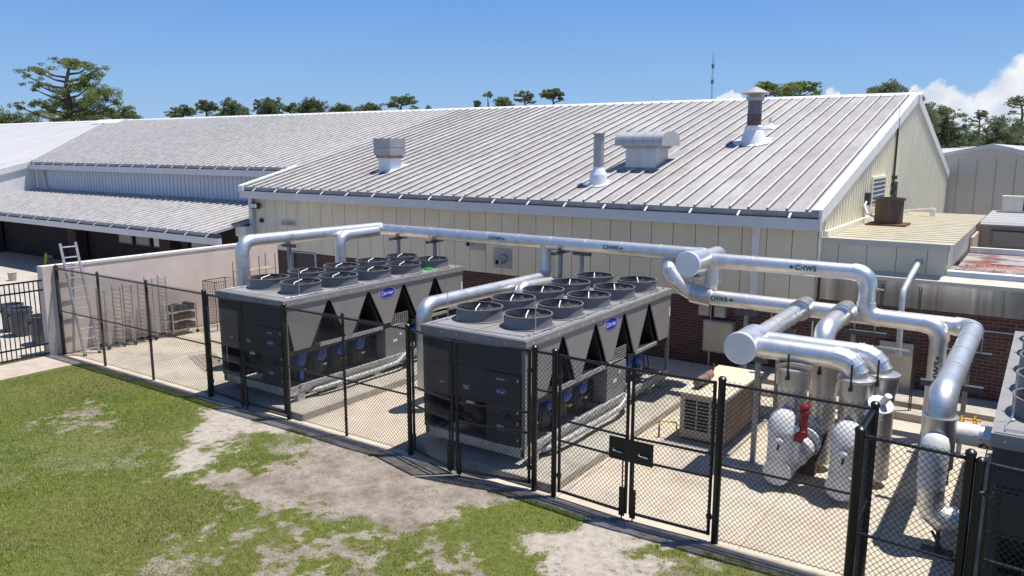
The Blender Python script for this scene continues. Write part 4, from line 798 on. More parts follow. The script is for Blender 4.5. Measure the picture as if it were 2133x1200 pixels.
m_ = MB(); sw = [(2.0,5.0,2.95),(1.95,4.7,2.98),(1.98,4.4,2.93),(2.08,4.2,2.78),(2.25,4.2,2.58),(2.45,4.25,2.40),(2.65,4.3,2.29),(2.9,4.3,2.245)]; m_.tube(sw, .19, 20); m_.build('elbow', alu, p8, sharp=8)
m_ = MB(); m_.tube([(2.62,4.3,2.29),(3.1,4.3,2.24)], .225, 20); m_.build('coupling', alu_dull, p8)
stencil(p8, 'CHWR', (3.32,4.3,2.235), (1,0,0), Np(0,-1,.15), .175, .12, 1, .40)
m_ = MB(); m_._lathe(Vector((8.28,-.72,1.92)), Vector((0,0,-1)), [(.235,0),(.235,.02),(.215,.03),(.215,.75)], 28, True); m_.build('jacket', alu_dull, p8)
p9 = thing('insulated_pipe', (5.13,4.3,2.24), 'fat silver pipe coming forward from the wall to a large round white cap', 'pipe', GP)
run(p9, [(5.13,4.3,2.24),(5.13,.75,2.24)], .17); m_ = MB(); m_.tube([(5.13,.95,2.24),(5.13,.12,2.24)], .265, 28); m_.build('tee_section', alu, p9); cap(p9, (5.13,.11,2.24), .268)
m_ = MB(); m_.tube([(5.13,4.45,2.24),(5.13,3.9,2.24)], .225, 24); m_.build('coupling', alu_dull, p9)
p10 = thing('insulated_pipe', (5.2,.5,2.24), 'front silver pipe running right from the capped pipe and bending down', 'pipe', GP)
run(p10, [(5.25,.42,2.24),(6.95,.42,2.24),(6.95,.42,1.9)], .18, R=.3, elbow_scale=1.05, gores=True)
p11 = thing('insulated_pipe', (5.2,1.1,2.22), 'rear twin silver pipe bending down at the far right of the pump group', 'pipe', GP)
run(p11, [(5.25,.98,2.22),(7.22,.98,2.22),(7.22,.98,1.9)], .175, R=.32, elbow_scale=1.05, gores=True)
p12 = thing('insulated_pipe', (5.95,4.3,2.24), 'silver pipe with big shiny elbow curving down behind the front pipe', 'pipe', GP)
run(p12, [(5.95,4.35,2.24),(5.98,2.35,2.22),(5.98,2.35,.35)], .185, R=.33, elbow_scale=1.06)
m_ = MB(); m_.tube([(5.95,4.48,2.24),(5.95,3.95,2.24)], .225, 24); m_.build('coupling', alu_dull, p12)

def drop(x, y, zt, r, zb, label, root_n='pipe_jacket'):
    t_ = thing('jacketed_riser', (x,y,0), label, 'riser', 'silver jacketed risers')
    m_ = MB(); m_._lathe(Vector((x,y,zb)), Vector((0,0,1)), [(r,0),(r,zt-zb-.28)], 28, True); m_.build('jacket', alu_dull, t_)
    m_ = MB(); m_._lathe(Vector((x,y,zt-.30)), Vector((0,0,1)), [(r+.035,0),(r+.035,.25),(r+.06,.27),(r+.06,.295),(r-.03,.32)], 28, True); m_.build('collar', steel_sheet2, t_)
    m_ = MB(); m_.box((x-.035,y-r-.075,zt-.12),(x-.005,y-r-.05,zt+.28)); m_.box((x-.05,y-r-.09,zt-.16),(x+.01,y-r-.045,zt-.10)); m_.build('gauge_strap', galv_dark, t_, smooth=False)
    m_ = MB(); m_._lathe(Vector((x+.06,y-r,zt-.7)), Vector((0,-1,0)), [(.045,0),(.04,.03),(.015,.045)], 12, True); m_.build('plug', alu_cap, t_)
    return t_
steel_sheet2 = M('tan_reflecting_jacket', (.62,.60,.57), .35, .85, .1, 3)
drop(5.97,.42,1.98,.235,1.15,'front left jacketed riser above the red valve pump')
drop(6.95,.42,1.96,.235,1.10,'front right jacketed riser just left of the fence corner')
drop(6.3,1.15,1.95,.225,.15,'jacketed riser behind and right of the red valve')
drop(7.24,.98,1.95,.225,.15,'rearmost right jacketed riser with flared rim beside the white float')
# white insulated pump suction pieces
def white_pump(x, y, label, full):
    t_ = thing('insulated_pump', (x,y,0), label, 'pump', 'white insulated pumps')
    m_ = MB(); arc = [(x,y+.10,1.18),(x,y+.02,1.10),(x,y-.10,.96),(x,y-.12,.80),(x,y-.12,.40)]
    m_.tube([(x,y-.10,.34),(x,y-.10,1.0)], .222, 28); m_.build('body', white_ins, t_)
    m_ = MB(); m_.tube([(x,y-.12,.96),(x,y-.10,1.04),(x,y-.04,1.16),(x,y+.03,1.26),(x,y+.05,1.30)], [.24,.24,.225,.17,.08], 24); m_.build('hood', white_ins, t_, sharp=60)
    m_ = MB()
    for z in (.62,.80): m_.tube([(x,y-.10,z-.008),(x,y-.10,z+.008)], .227, 26)
    m_.build('strap', alu_cap, t_)
    m_ = MB(); m_.tube([(x,y+.9,.31),(x,y-.31,.31)], .228, 28); m_._lathe(Vector((x,y-.10,.31)), Vector((0,0,1)), [(.1,-.18),(.19,-.12),(.225,0),(.228,.2)], 28, True); m_.build('suction_pipe', white_ins, t_)
    m_ = MB(); m_._lathe(Vector((x+.02,y-.33,.86)), Vector((0,-1,0)), [(.07,0),(.065,.05),(.03,.075)], 16, True); m_.build('plug', white_ins, t_)
    m_ = MB(); m_.tube([(x+.03,y-.38,.84),(x+.03,y-.44,.74)], .018, 8); m_.tube([(x+.03,y-.42,.82),(x+.06,y-.44,.83)], .014, 6); m_.build('valve_handle', slot, t_)
    if full:
        m_ = MB(); 
        for (dx, dy, z, r_) in ((.18,.15,.50,.20),(.2,.35,.58,.235),(.22,.56,.66,.22),(.24,.75,.74,.235),(.25,.92,.8,.2)):
            m_._lathe(Vector((x+dx,y+dy,z)), Vector((.1,.9,.3)), [(r_*.5,-.1),(r_*.92,-.08),(r_,-.03),(r_,.03),(r_*.9,.08),(r_*.5,.1)], 20, True)
        m_.build('volute', white_ins, t_, sharp=50)
        for dy in (.45,.66):
            m_ = MB(); m_._lathe(Vector((x+.24,y+dy,.62+dy*.1)), Vector((.1,.95,.2)), [(.27,0),(.27,.03)], 24, True); m_.build('flange', white_ins, t_)
        m_ = MB(); C_ = Vector((x+.50,y+.42,.62)); m_.tube([C_+Vector((.08*math.sin(a),.17*math.cos(a),.30*math.sin(a+.0))) for a in np.linspace(-1.2,2.3,14)], .022, 8); m_.build('hose', slot, t_)
        m_ = MB(); m_.box((x+.05,y+.6,0),(x+.4,y+.9,.30)); m_.build('stand', rust, t_, smooth=False)
        m_ = MB()
        for k in range(10): a = k*.628; c_ = Vector((x+.24,y+.44,.665)); m_.box(c_+Vector((.245*math.cos(a)-.012,-.02,.245*math.sin(a)-.012)), c_+Vector((.245*math.cos(a)+.012,.05,.245*math.sin(a)+.012)))
        m_.build('flange_bolts', galv_dark, t_, smooth=False)['kind'] = 'stuff'
        m_ = MB(); m_.tube([(x+.12,y-.1,1.02),(x+.22,y-.16,1.06)], .018, 8); m_._lathe(Vector((x+.24,y-.18,1.08)), Vector((.2,-1,.3)), [(.05,-.01),(.055,.02),(.04,.022)], 14, True); m_.build('gauge', galv, t_)
    return t_
wp = white_pump(5.95,.12,'white insulated pump with round end cap and hose behind the second fence panel',True)
white_pump(6.95,.10,'white insulated pump half hidden by the leaning fence corner post',False)
rv = thing('red_valve', (6.28,.02,0), 'bright red upright valve operator beside the white pump', 'valve')
m_ = MB(); m_._lathe(Vector((6.27,.02,.92)), Vector((.0,.1,1)), [(.07,0),(.085,.03),(.085,.10),(.07,.12),(.07,.38),(.085,.40),(.085,.44),(.07,.45),(.07,.48),(.085,.49),(.08,.52),(.045,.56)], 20, True); m_.build('body', red_m, rv)
m_ = MB(); m_.tube([(6.20,0,.85),(6.24,.02,.98)], .09, 12); m_.build('flange', red_m, rv)
m_ = MB(); m_.tube([(6.2,.0,.5),(6.2,.0,.88)], .06, 12); m_.build('stem', white_ins, rv)
# white float / strainer by the corner
wf = thing('white_strainer', (7.38,.6,1.7), 'white flared strainer with short spout sticking up past the corner post', 'strainer')
m_ = MB(); m_._lathe(Vector((7.34,.35,1.58)), Vector((.35,-.15,.55)), [(.08,-.42),(.19,-.3),(.21,0),(.21,.02),(.27,.03),(.27,.05),(.08,.07),(.075,.36)], 20, True); m_.tube([(7.24,.75,1.35),(7.30,.45,1.42)], .07, 10); m_.build('body', white_ins, wf)

# riser at right: white dome, lower elbow, cross pipe to chiller with small brass valves
rr = thing('insulated_pump', (8.27,-.95,0), 'white hooded suction elbow with shiny gores behind the narrow fence panel', 'pump', 'white insulated pumps')
m_ = MB(); m_.tube([(8.27,-.98,.95),(8.27,-.98,1.42),(8.27,-.95,1.55),(8.27,-.90,1.66),(8.27,-.88,1.70)], [.18,.19,.185,.15,.08], 24); m_.build('hood', white_ins, rr, sharp=60)
m_ = MB(); m_.tube([(8.27,-.98,1.2),(8.28,-.98,.72),(8.32,-.98,.60),(8.44,-.97,.52),(8.58,-.96,.52),(8.9,-.95,.55)], [.17,.175,.185,.19,.185,.17], 22); m_.build('elbow', alu, rr, sharp=8)
m_ = MB(); m_.tube([(8.42,-.98,0.02),(8.42,-.98,.45)], .03, 8); m_.box((8.22,-1.1,0),(8.62,-.86,.03)); m_.tube([(8.5,-1.0,.03),(8.34,-.98,.3)], .02, 6); m_.build('stand', galv_dark, rr)
m_ = MB(); m_.tube([(8.30,-.99,.45),(8.42,-1.05,.36)], .035, 8); m_.build('drain_valve', rust, rr)
vx = thing('insulated_pipe', (8.3,-.5,1.55), 'thick white and silver crossover pipe into the right hand chiller', 'pipe', GP)
m_ = MB(); m_.tube([(8.35,-.5,1.64),(8.78,-.5,1.64)], .155, 24); m_.build('pipe_section', white_ins, vx)
m_ = MB(); m_.tube([(8.76,-.5,1.64),(9.2,-.5,1.64)], .162, 24); m_.build('pipe_section', alu_dull, vx)
m_ = MB(); [m_.tube([(8.78,-.65,1.60+s_*.06),(8.88,-.63,1.60-s_*.06)], .016, 6) for s_ in (-1,1)]; m_.build('handwheel', slot, vx)
m_ = MB(); m_.tube([(8.45,-.35,1.80),(8.75,-.3,1.80)], .018, 8); m_.tube([(8.52,-.35,1.76),(8.52,-.35,1.86)], .022, 8); m_.tube([(8.68,-.3,1.74),(8.68,-.3,1.86)], .026, 8); m_.build('brass_valve', M('brass', (.75,.42,.10), .3, .9, .1, 5), vx)

# small vertical vent pipe through the wall
vp = thing('vent_pipe', (6.87,5.5,0), 'thin grey pipe angling out of the extension wall and down', 'pipe')
m_ = MB(); m_.tube([(6.96,6.6,3.10),(6.90,6.0,2.86),(6.85,5.5,2.62),(6.85,5.42,2.45),(6.87,5.42,1.2)], .062, 14); m_.build('pipe', vent_lt, vp, sharp=50)
m_ = MB(); m_._lathe(Vector((6.97,6.6,3.11)), Vector((0,-1,.3)), [(.09,0),(.09,.02)], 14, True); m_.build('collar', vent_grey, vp)
# perforated strut rack
def perf(m_, a, b, w_=.06):
    a = Vector(a); b = Vector(b); u = (b-a).normalized(); ln = (b-a).length; s_ = Vector((1,0,0)); n_ = int(ln/.05)
    m_.box((a.x-w_/2,a.y-.01,a.z),(a.x-w_/2+.018,a.y+.02,b.z)); m_.box((a.x+w_/2-.018,a.y-.01,a.z),(a.x+w_/2,a.y+.02,b.z))
    for k in range(n_): m_.box((a.x-w_/2+.018,a.y-.01,a.z+k*.05),(a.x+w_/2-.018,a.y-.005,a.z+k*.05+.028))
sk = thing('strut_rack', (6.9,5,0), 'rack of perforated dark struts standing in front of the brushed steel band', 'rack')
m_ = MB(); perf(m_, (6.52,5,.0), (6.52,5,2.8)); m_.build('upright', galv_dark, sk, smooth=False)
m_ = MB(); perf(m_, (7.23,5,.0), (7.23,5,2.8)); m_.build('upright', galv_dark, sk, smooth=False)
m_ = MB(); m_.box((6.4,4.94,2.13),(7.4,4.985,2.17)); m_.box((6.42,4.94,1.42),(7.15,4.985,1.46)); m_.box((6.35,4.94,2.66),(6.55,4.985,2.69)); m_.build('crossbar', galv, sk, smooth=False)

# pipe stands
def stand(x, y, h, wd, label, ax='x', z0=0., off=0.):
    t_ = thing('pipe_stand', (x,y,z0), label, 'pipe stand', 'steel pipe stands')
    m_ = MB(); m_.box((x-.04,y-.04,z0),(x+.04,y+.04,h-.08)); m_.build('post', galv_steel2, t_, smooth=False)
    m_ = MB()
    if ax == 'x': m_.box((x-wd/2+off,y-.045,h-.08),(x+wd/2+off,y+.045,h)); m_.box((x-wd/2+off-.01,y-.05,h+.0),(x+wd/2+off+.01,y+.05,h+.01))
    else: m_.box((x-.045,y-wd/2+off,h-.08),(x+.045,y+wd/2+off,h))
    m_.build('crossarm', arm_steel, t_, smooth=False)
    m_ = MB(); m_.box((x-.1,y-.1,z0),(x+.1,y+.1,z0+.015)); m_.build('foot_plate', galv, t_, smooth=False)
    m_ = MB(); m_.tube([(x+off+.19,y,h),(x+off+.19,y,h+.30)], .012, 6); m_.tube([(x+off-.19,y,h),(x+off-.19,y,h+.30)], .012, 6); m_.build('rod', galv, t_)
galv_steel2 = M('grey_post_steel', (.28,.29,.31), .5, .4, .12, 6)
stand(-7.28,.9,3.08,.5,'pipe stand against the stucco wall, under the left forward pipe')
stand(-6.6,HY,3.0,.7,'pipe stand behind the left chiller, just left of the pipe corner','y')
stand(-5.2,HY,3.0,.7,'pipe stand behind the left chiller, right of the pipe corner','y')
stand(-1.0,HY,3.0,.8,'pipe stand between the two forward pipes near the middle chiller','y')
stand(-.4,HY+.05,3.0,.5,'brown shaded pipe stand close to the cream wall behind the middle chiller')
stand(3.9,4.3,2.0,.5,'short pipe stand under the lower pipe near the grey wall cabinet')
stand(5.5,4.6,2.0,1.0,'pipe stand under the lower pipe between the two forward pipes','x',0,.1)
stand(6.2,4.0,1.95,.8,'pipe stand with wide channel right of the big shiny elbow','x',0,.2)
stand(5.28,.72,1.96,.3,'slim post holding the large white cap beside the beige cabinet')
stand(8.3,3.3,1.96,.7,'pipe stand against the brick wall behind the right forward pipe')
stand(8.25,.9,1.96,.85,'nearest pipe stand crossing under the right forward pipe')
stand(4.95,3.2,1.96,.6,'pipe stand half way along the pipe with the large white cap')

# ------------------------------------------------------------------ condensing cabinet, muffler, hoop, wall boxes
gn = thing('beige_cabinet', (4.2,2.0,.06), 'stained beige machine cabinet with louvred end between chiller and pumps', 'cabinet')
m_ = MB(); m_.box((3.76,.98,.10),(4.66,3.15,.98)); gb_ = m_.build('casing', beige_unit, gn, smooth=False); gb_.modifiers.new('b','BEVEL').width = .012
m_ = MB(); m_.box((4.661,1.02,.13),(4.668,3.11,.95)); m_.build('side_panel', M('brown_shaded_panel', (.15,.10,.075), .7, 0, col2=(.26,.20,.155), scale=2, var=0), gn, smooth=False)  # brown side: shade from the pipes above put into the panel colour
m_ = MB(); m_.box((3.72,.94,.98),(4.70,3.19,1.01)); m_.build('lid', M('lid_beige', (.62,.55,.42), .6, 0, .1, 3), gn, smooth=False)
m_ = MB()
for i in range(9):
    for j in range(2): m_.box((3.86+.25*j,.972,.28+.068*i),(4.08+.25*j,.982,.325+.068*i))
m_.build('louvre', slot, gn, smooth=False)
m_ = MB(); [m_.box((4.38,.972,.30+.068*i),(4.54,.982,.335+.068*i)) for i in range(8)]; m_.build('louvre', slot, gn, smooth=False)
m_ = MB(); m_.box((3.82,1.0,.06),(4.6,3.1,.10)); m_.build('skid', rust, gn, smooth=False)
mf = thing('muffler', (3.95,1.6,1.02), 'rusty brown muffler lying on the near left corner of the beige cabinet', 'muffler')
m_ = MB(); m_.tube([(3.98,1.25,1.14),(3.98,1.95,1.14)], .085, 18); m_.tube([(3.98,1.22,1.14),(3.98,1.26,1.14)], .065, 18); m_.tube([(3.98,1.7,1.14),(3.98,1.73,1.14)], .094, 18); m_.build('barrel', brown2, mf) if False else None
brown2 = M('brown_muffler', (.20,.125,.10), .7, .1, .25, 8); m_.build('barrel', brown2, mf)
m_ = MB(); m_.tube([(3.98,1.95,1.14),(3.98,2.1,1.2),(3.98,2.12,1.32)], .025, 8); m_.build('pipe', rust, mf)
m_ = MB(); m_.box((3.92,1.4,1.01),(4.04,1.44,1.08)); m_.box((3.92,1.8,1.01),(4.04,1.84,1.08)); m_.build('saddle', rust, mf, smooth=False)
hp = thing('pipe_hoop', (3.5,1.0,0), 'small yellow hoop of pipe on the slab left of the beige cabinet', 'hoop')
m_ = MB(); m_.tube([(3.35,.97,.0),(3.35,.97,.30),(3.37,.975,.33),(3.64,1.06,.33),(3.67,1.07,.30),(3.67,1.07,0)], .016, 8); m_.build('hoop', yellow_m, hp)
m_ = MB(); m_.tube([(3.35,.97,.0),(3.35,.97,.2)], .019, 8); m_.build('leg_stub', galv_dark, hp)
tb = thing('timber_block', (3.7,.7,0), 'low weathered sleeper on the slab in front of the beige cabinet', 'sleeper')
m_ = MB(); m_.box((3.55,.62,0),(4.7,.72,.05)); m_.build('sleeper', conc_pad, tb, smooth=False)
eb = thing('electrical_cabinet', (2.55,6.4,.4), 'flat grey electrical cabinet on the brick wall below the lower pipe', 'cabinet')
m_ = MB(); m_.box((2.16,6.32,.42),(2.94,6.518,1.24)); m_.build('casing', M('grey_cabinet', (.33,.32,.30), .5, .2, .1, 2), eb, smooth=False)
m_ = MB(); m_.box((2.2,6.305,.46),(2.90,6.319,1.2)); m_.build('door', M('grey_cabinet_door', (.52,.47,.38), .5, .2, .1, 2), eb, smooth=False)
m_ = MB(); m_.tube([(2.3,6.45,0),(2.3,6.45,.42)], .025, 8); m_.tube([(2.3,6.45,1.24),(2.3,6.45,1.8)], .02, 8); m_.build('conduit', galv, eb)
for x, nmq in ((2.0,'left'),(2.42,'right')):
    t_ = thing('junction_box', (x+.1,6.4,1.4), 'small grey junction box above the wall cabinet, the %s one' % nmq, 'junction box', 'junction boxes above the wall cabinet')
    m_ = MB(); m_.box((x,6.36,1.34),(x+.28,6.518,1.62)); m_.build('casing', M('grey_jb', (.42,.41,.38), .5, .2, .1, 2), t_, smooth=False)
    m_ = MB(); m_.box((x+.02,6.35,1.36),(x+.26,6.359,1.60)); m_.build('lid', galv, t_, smooth=False)
sb = thing('disconnect_switch', (7.5,6.4,1.2), 'thin grey switch box on the brick wall right of the tan metal cover', 'switch box')
m_ = MB(); m_.box((7.35,6.38,.9),(7.55,6.498,1.45)); m_.build('casing', M('grey_sw', (.30,.29,.28), .5, .2, .1, 2), sb, smooth=False)
m_ = MB(); m_.tube([(7.45,6.44,.9),(7.45,6.44,0.2)], .018, 8); m_.build('conduit', galv, sb)
m_ = MB(); m_.tube([(8.2,6.47,1.75),(12.4,6.47,1.75)], .015, 6); cd_ = m_.build('wall_conduit', galv); tag(cd_, 'thin grey conduit along the brick wall behind the right chiller', 'conduit')

# ------------------------------------------------------------------ chain link fence and gates
RZT, MT, MB0 = 2.38, 2.44, .06
def link(m_, a, b, z0=MB0, z1=MT, pitch=.072, r=.0038):
    """diamond wires between plan points a and b"""
    a = Vector((*a, 0)); b = Vector((*b, 0)); d = b-a; Lw = d.length; u = d.normalized(); nrm = Vector((-u.y, u.x, 0)); H = z1-z0; sl = 1.08
    k0 = int(-H/sl/pitch)-1
    for s_ in (1, -1):
        s = k0*pitch
        while s < Lw:
            # wire: along = s + t/sl, z = t  (s_=1) or mirrored
            t0 = 0.; t1 = H
            if s < 0: t0 = -s*sl
            if s + t1/sl > Lw: t1 = (Lw-s)*sl
            if t1 > t0+.01:
                al0, al1 = s+t0/sl, s+t1/sl
                if s_ < 0: al0, al1 = Lw-al0, Lw-al1
                p = a+u*al0+Vector((0,0,z0+t0)) + nrm*.002*s_; q = a+u*al1+Vector((0,0,z0+t1)) + nrm*.002*s_
                w_ = (q-p).normalized(); x_ = w_.cross(nrm).normalized()*r; y_ = nrm*r; n_ = len(m_.v)
                m_.v += [tuple(p+x_), tuple(p-x_*.5+y_*.87), tuple(p-x_*.5-y_*.87), tuple(q+x_), tuple(q-x_*.5+y_*.87), tuple(q-x_*.5-y_*.87)]
                m_.f += [(n_,n_+1,n_+4,n_+3),(n_+1,n_+2,n_+5,n_+4),(n_+2,n_,n_+3,n_+5)]
            s += pitch
    return m_
def post(par, x, y, r, h, z0=-.05, dome=True):
    m_ = MB(); m_.tube([(x,y,z0),(x,y,h)], r, 14)
    if dome: m_._lathe(Vector((x,y,h)), Vector((0,0,1)), [(r+.006,-.04),(r+.006,0),(r*.6,.025),(.002,.032)], 14, True)
    return m_.build('post', black_coat, par)
def rail(par, a, b, z, r=.021, nm='rail'):
    m_ = MB(); m_.tube([(a[0],a[1],z),(b[0],b[1],z)], r, 10); return m_.build(nm, black_coat, par)
def fence(pts, label, radii, mid=1.2, top=True, heights=None):
    t_ = thing('chain_link_fence', (pts[0][0],pts[0][1],0), label, 'fence', 'black chain link fence lengths')
    for i, p in enumerate(pts): post(t_, p[0], p[1], radii[i], 2.46)
    for a, b in zip(pts[:-1], pts[1:]):
        rail(t_, a, b, RZT); rail(t_, a, b, mid, .018); 
        m_ = MB(); m_.tube([(a[0],a[1],.07),(b[0],b[1],.07)], .005, 5); m_.build('tension_wire', black_coat, t_)
        m_ = MB(); link(m_, (a[0],a[1]-.03), (b[0],b[1]-.03)) if abs(a[1]-b[1]) < .5 else link(m_, (a[0]-.03,a[1]), (b[0]-.03,b[1])); m_.build('chain_link_mesh', wire_m, t_, smooth=False)
        m_ = MB()   # brace bands and tie wires
        for z in (.35,.75,1.65,2.05):
            for p in (a, b): m_ = MB(); m_.tube([(p[0],p[1],z-.012),(p[0],p[1],z+.012)], .04 if p in (pts[0],pts[-1]) else .034, 10); m_.build('band', black_coat, t_)
    return t_
FY = -2.49
fence([(-12.66,FY-.02),(-10.6,FY),(-8.4,FY),(-6.12,FY)], 'far left fence length in front of the ladder and racks', [.048,.032,.032,.05], 1.22)
fence([(-3.43,FY),(-1.73,FY),(-.06,FY)], 'fence length between the two pairs of gates', [.048,.028,.045], 1.15)
fence([(2.66,FY),(3.04,FY)], 'narrow fence strip between the middle chiller gates and the locked gates', [.048,.045], 1.75)
fence([(5.75,FY),(7.70,FY+.03),(7.73,-3.52),(8.83,-3.60)], 'right fence length that turns forward at its corner', [.052,.05,.055,.05], 1.2)
def leaf(a, b, label, rails=(1.33,.98), plate=None, h=2.40, z0=.10):
    t_ = thing('fence_gate', (a[0],a[1],0), label, 'gate', 'black chain link gate leaves')
    m_ = MB()
    for p in (a, b): m_.tube([(p[0],p[1],z0),(p[0],p[1],h)], .026, 12)
    m_.tube([(a[0],a[1],h-.02),(b[0],b[1],h-.02)], .024, 10); m_.tube([(a[0],a[1],z0+.02),(b[0],b[1],z0+.02)], .024, 10); m_.build('frame', black_coat, t_)
    for z in rails: rail(t_, a, b, z, .019)
    m_ = MB(); link(m_, (a[0],a[1]-.02), (b[0],b[1]-.02), z0+.02, h); m_.build('chain_link_mesh', wire_m, t_, smooth=False)
    for z in (.38,2.05):
        m_ = MB(); m_.tube([(a[0],a[1],z-.035),(a[0],a[1],z+.035)], .04, 10); d = (Vector(b)-Vector(a)).normalized(); m_.tube([(a[0]-d.x*.1,a[1]-d.y*.1,z),(a[0],a[1],z)], .022, 8); m_.build('hinge', galv_dark, t_)
    m_ = MB(); d = Vector((b[0]-a[0], b[1]-a[1], 0)).normalized(); q = Vector((b[0],b[1],0))-d*.05
    m_.box((q.x-.045,q.y-.045,.06),(q.x+.045,q.y-.02,.52)); m_.tube([(q.x,q.y-.03,-.02),(q.x,q.y-.03,1.0)], .012, 8); m_.build('drop_rod', black_plate, t_)
    if plate:
        m_ = MB(); m_.box((plate[0],plate[2]-.02,.95),(plate[1],plate[2]+.0,1.30)); m_.build('lock_plate', black_plate, t_, smooth=False)
        m_ = MB(); m_.tube([(plate[3]-.03,plate[2]-.025,1.13),(plate[3]-.03,plate[2]-.06,1.10),(plate[3]+.12,plate[2]-.06,1.09)], .012, 8); m_.build('latch_handle', galv, t_)
    return t_
leaf((-6.02,FY),(-4.80,FY-.06), 'left gate leaf in front of the left chiller'); leaf((-3.53,FY),(-4.74,FY-.06), 'right gate leaf in front of the left chiller')
leaf((.04,FY),(1.14,-2.74), 'slightly open left gate leaf in front of the middle chiller'); leaf((2.56,FY),(1.26,-2.76), 'slightly open right gate leaf in front of the middle chiller')
leaf((3.14,FY),(4.36,FY-.06), 'left leaf of the locked gates with black lock plate', plate=(4.08,4.395,FY-.085,4.2)); leaf((5.65,FY),(4.44,FY-.06), 'right leaf of the locked gates before the beige cabinet', plate=(4.405,4.80,FY-.085,4.62))
leaf((9.03,-3.66),(10.8,-3.85), 'gate leaf cut off by the right edge before the last chiller')
gp = thing('gate_post', (8.95,-3.62,0), 'dark post at the hinge of the rightmost gate', 'post'); post(gp, 8.93, -3.62, .045, 2.40)
# fence behind the left chiller gates: closing post is part of the fences above

# ------------------------------------------------------------------ screen wall, steel fence, ladder, racks, bins
sw_ = thing('stucco_wall', (-12.8,1.2,0), 'plain pinkish stucco screen wall behind the ladder and racks', 'wall')
m_ = MB(); m_.box((-12.98,-2.55,0),(-12.72,4.9,2.40)); m_.box((-13.02,-2.83,0),(-12.74,-2.55,2.46)); m_.box((-13.02,2.9,0),(-12.6,2.91,.02)); m_.build('masonry', stucco, sw_, smooth=False)
m_ = MB(); m_.box((-13.0,-2.55,2.40),(-12.70,4.92,2.46)); m_.build('coping', M('coping', (.66,.61,.57), .8, 0, .05, 2), sw_, smooth=False)
pf = thing('picket_fence', (-12.8,-6,0), 'black steel picket fence beside the sidewalk at the left edge', 'fence')
m_ = MB(); y = -2.95
while y > -12: m_.box((-12.79,y-.011,.06),(-12.768,y+.011,2.12)); y -= .118
m_.build('pickets', black_coat, pf, smooth=False)
for z in (2.1,1.84,.36,.10):
    m_ = MB(); m_.box((-12.80,-12,z-.02),(-12.758,-2.85,z+.02)); m_.build('rail', black_coat, pf, smooth=False)
for y in (-5.4,-7.9): 
    m_ = MB(); m_.box((-12.81,y-.03,0),(-12.75,y+.03,2.2)); m_.build('post', black_coat, pf, smooth=False)
ld = thing('extension_ladder', (-12.05,-2.1,0), 'aluminium ladder leaning on the stucco wall by the left fence corner', 'ladder')
A0, A1, B0_, B1_ = Vector((-12.03,-2.28,0)), Vector((-12.62,-2.36,3.05)), Vector((-12.03,-1.88,0)), Vector((-12.62,-1.95,3.05))
for a, b in ((A0,A1),(B0_,B1_)):
    m_ = MB(); m_.tube([a,b], .035, 4); m_.build('rail', galv, ld, smooth=False)
for k in range(11):
    t = (k+.6)/11; m_ = MB(); m_.tube([A0.lerp(A1,t), B0_.lerp(B1_,t)], .017, 8); m_.build('rung', galv, ld)
for a in (A0,B0_): m_ = MB(); m_.box(a-Vector((.05,.03,0)), a+Vector((.05,.03,.05))); m_.build('foot', slot, ld, smooth=False)
rack_m = M('dull_wire_rack', (.40,.38,.37), .5, .4, .15, 6)
def bakery_rack(x, y, yl, xl, h, label, shelves=13, solid=False):
    t_ = thing('bakery_rack', (x,y,0), label, 'rack', 'wheeled tray racks along the stucco wall')
    for dx in (0, xl):
        for dy in (0, yl):
            m_ = MB(); m_.box((x+dx-.014,y+dy-.014,.12),(x+dx+.014,y+dy+.014,h)); m_.build('upright', rack_m, t_, smooth=False)
            m_ = MB(); m_._lathe(Vector((x+dx-.02,y+dy,.055)), Vector((1,0,0)), [(.055,0),(.055,.035)], 14, True); m_.build('caster', slot, t_)
    for k in range(shelves):
        z = .2+(h-.3)*k/(shelves-1); m_ = MB()
        for dy in (0, yl): m_.box((x,y+dy-.012,z),(x+xl,y+dy+.012,z+.012))
        for j in range(4): m_.box((x+xl*j/3-.004,y,z),(x+xl*j/3+.004,y+yl,z+.008))
        m_.build('shelf', rack_m, t_, smooth=False)
bakery_rack(-12.55,-1.55,.45,.42,1.72,'first tall tray rack, just right of the ladder')
bakery_rack(-12.5,-.82,.45,.45,1.75,'second tall tray rack from the ladder')
bakery_rack(-12.5,-.15,.42,.4,1.85,'tallest tray rack, third from the ladder behind a fence post', 16)
ct = thing('utility_cart', (-12.2,.7,0), 'metal cart loaded with rusty brown trays and dark parts', 'cart')
for (dx, dy) in ((0,0),(.5,0),(0,.8),(.5,.8)):
    m_ = MB(); m_.box((-12.5+dx-.015,.35+dy-.015,.1),(-12.5+dx+.015,.35+dy+.015,.95)); m_.build('leg', rack_m, ct, smooth=False)
    m_ = MB(); m_._lathe(Vector((-12.52+dx,.35+dy,.05)), Vector((1,0,0)), [(.05,0),(.05,.035)], 12, True); m_.build('caster', slot, ct)
for z in (.16,.45,.72):
    m_ = MB(); m_.box((-12.5,.35,z),(-12.0,1.15,z+.02)); m_.build('shelf', rack_m, ct, smooth=False)
for k, (z, hh) in enumerate(((.18,.2),(.47,.18),(.74,.22))):
    m_ = MB()
    for q in range(4): y = .42+.18*q; m_.box((-12.42,y,z+.001),(-12.08+.02*q,y+.15,z+hh*random.uniform(.6,1)))
    b_ = m_.build('stacked_parts', rust if k < 2 else galv_dark, smooth=False); tag(b_, ['rusty trays stacked on the lowest shelf of the cart','rusty brown boxes on the middle shelf of the cart','dark parts piled on the top of the cart'][k], 'parts')
cage_m = M('dark_wire', (.05,.045,.045), .5, .4, .1, 6)
cg = thing('wire_cage', (-11.6,1.7,0), 'dark wire mesh cage trolley left of the left chiller', 'cage')
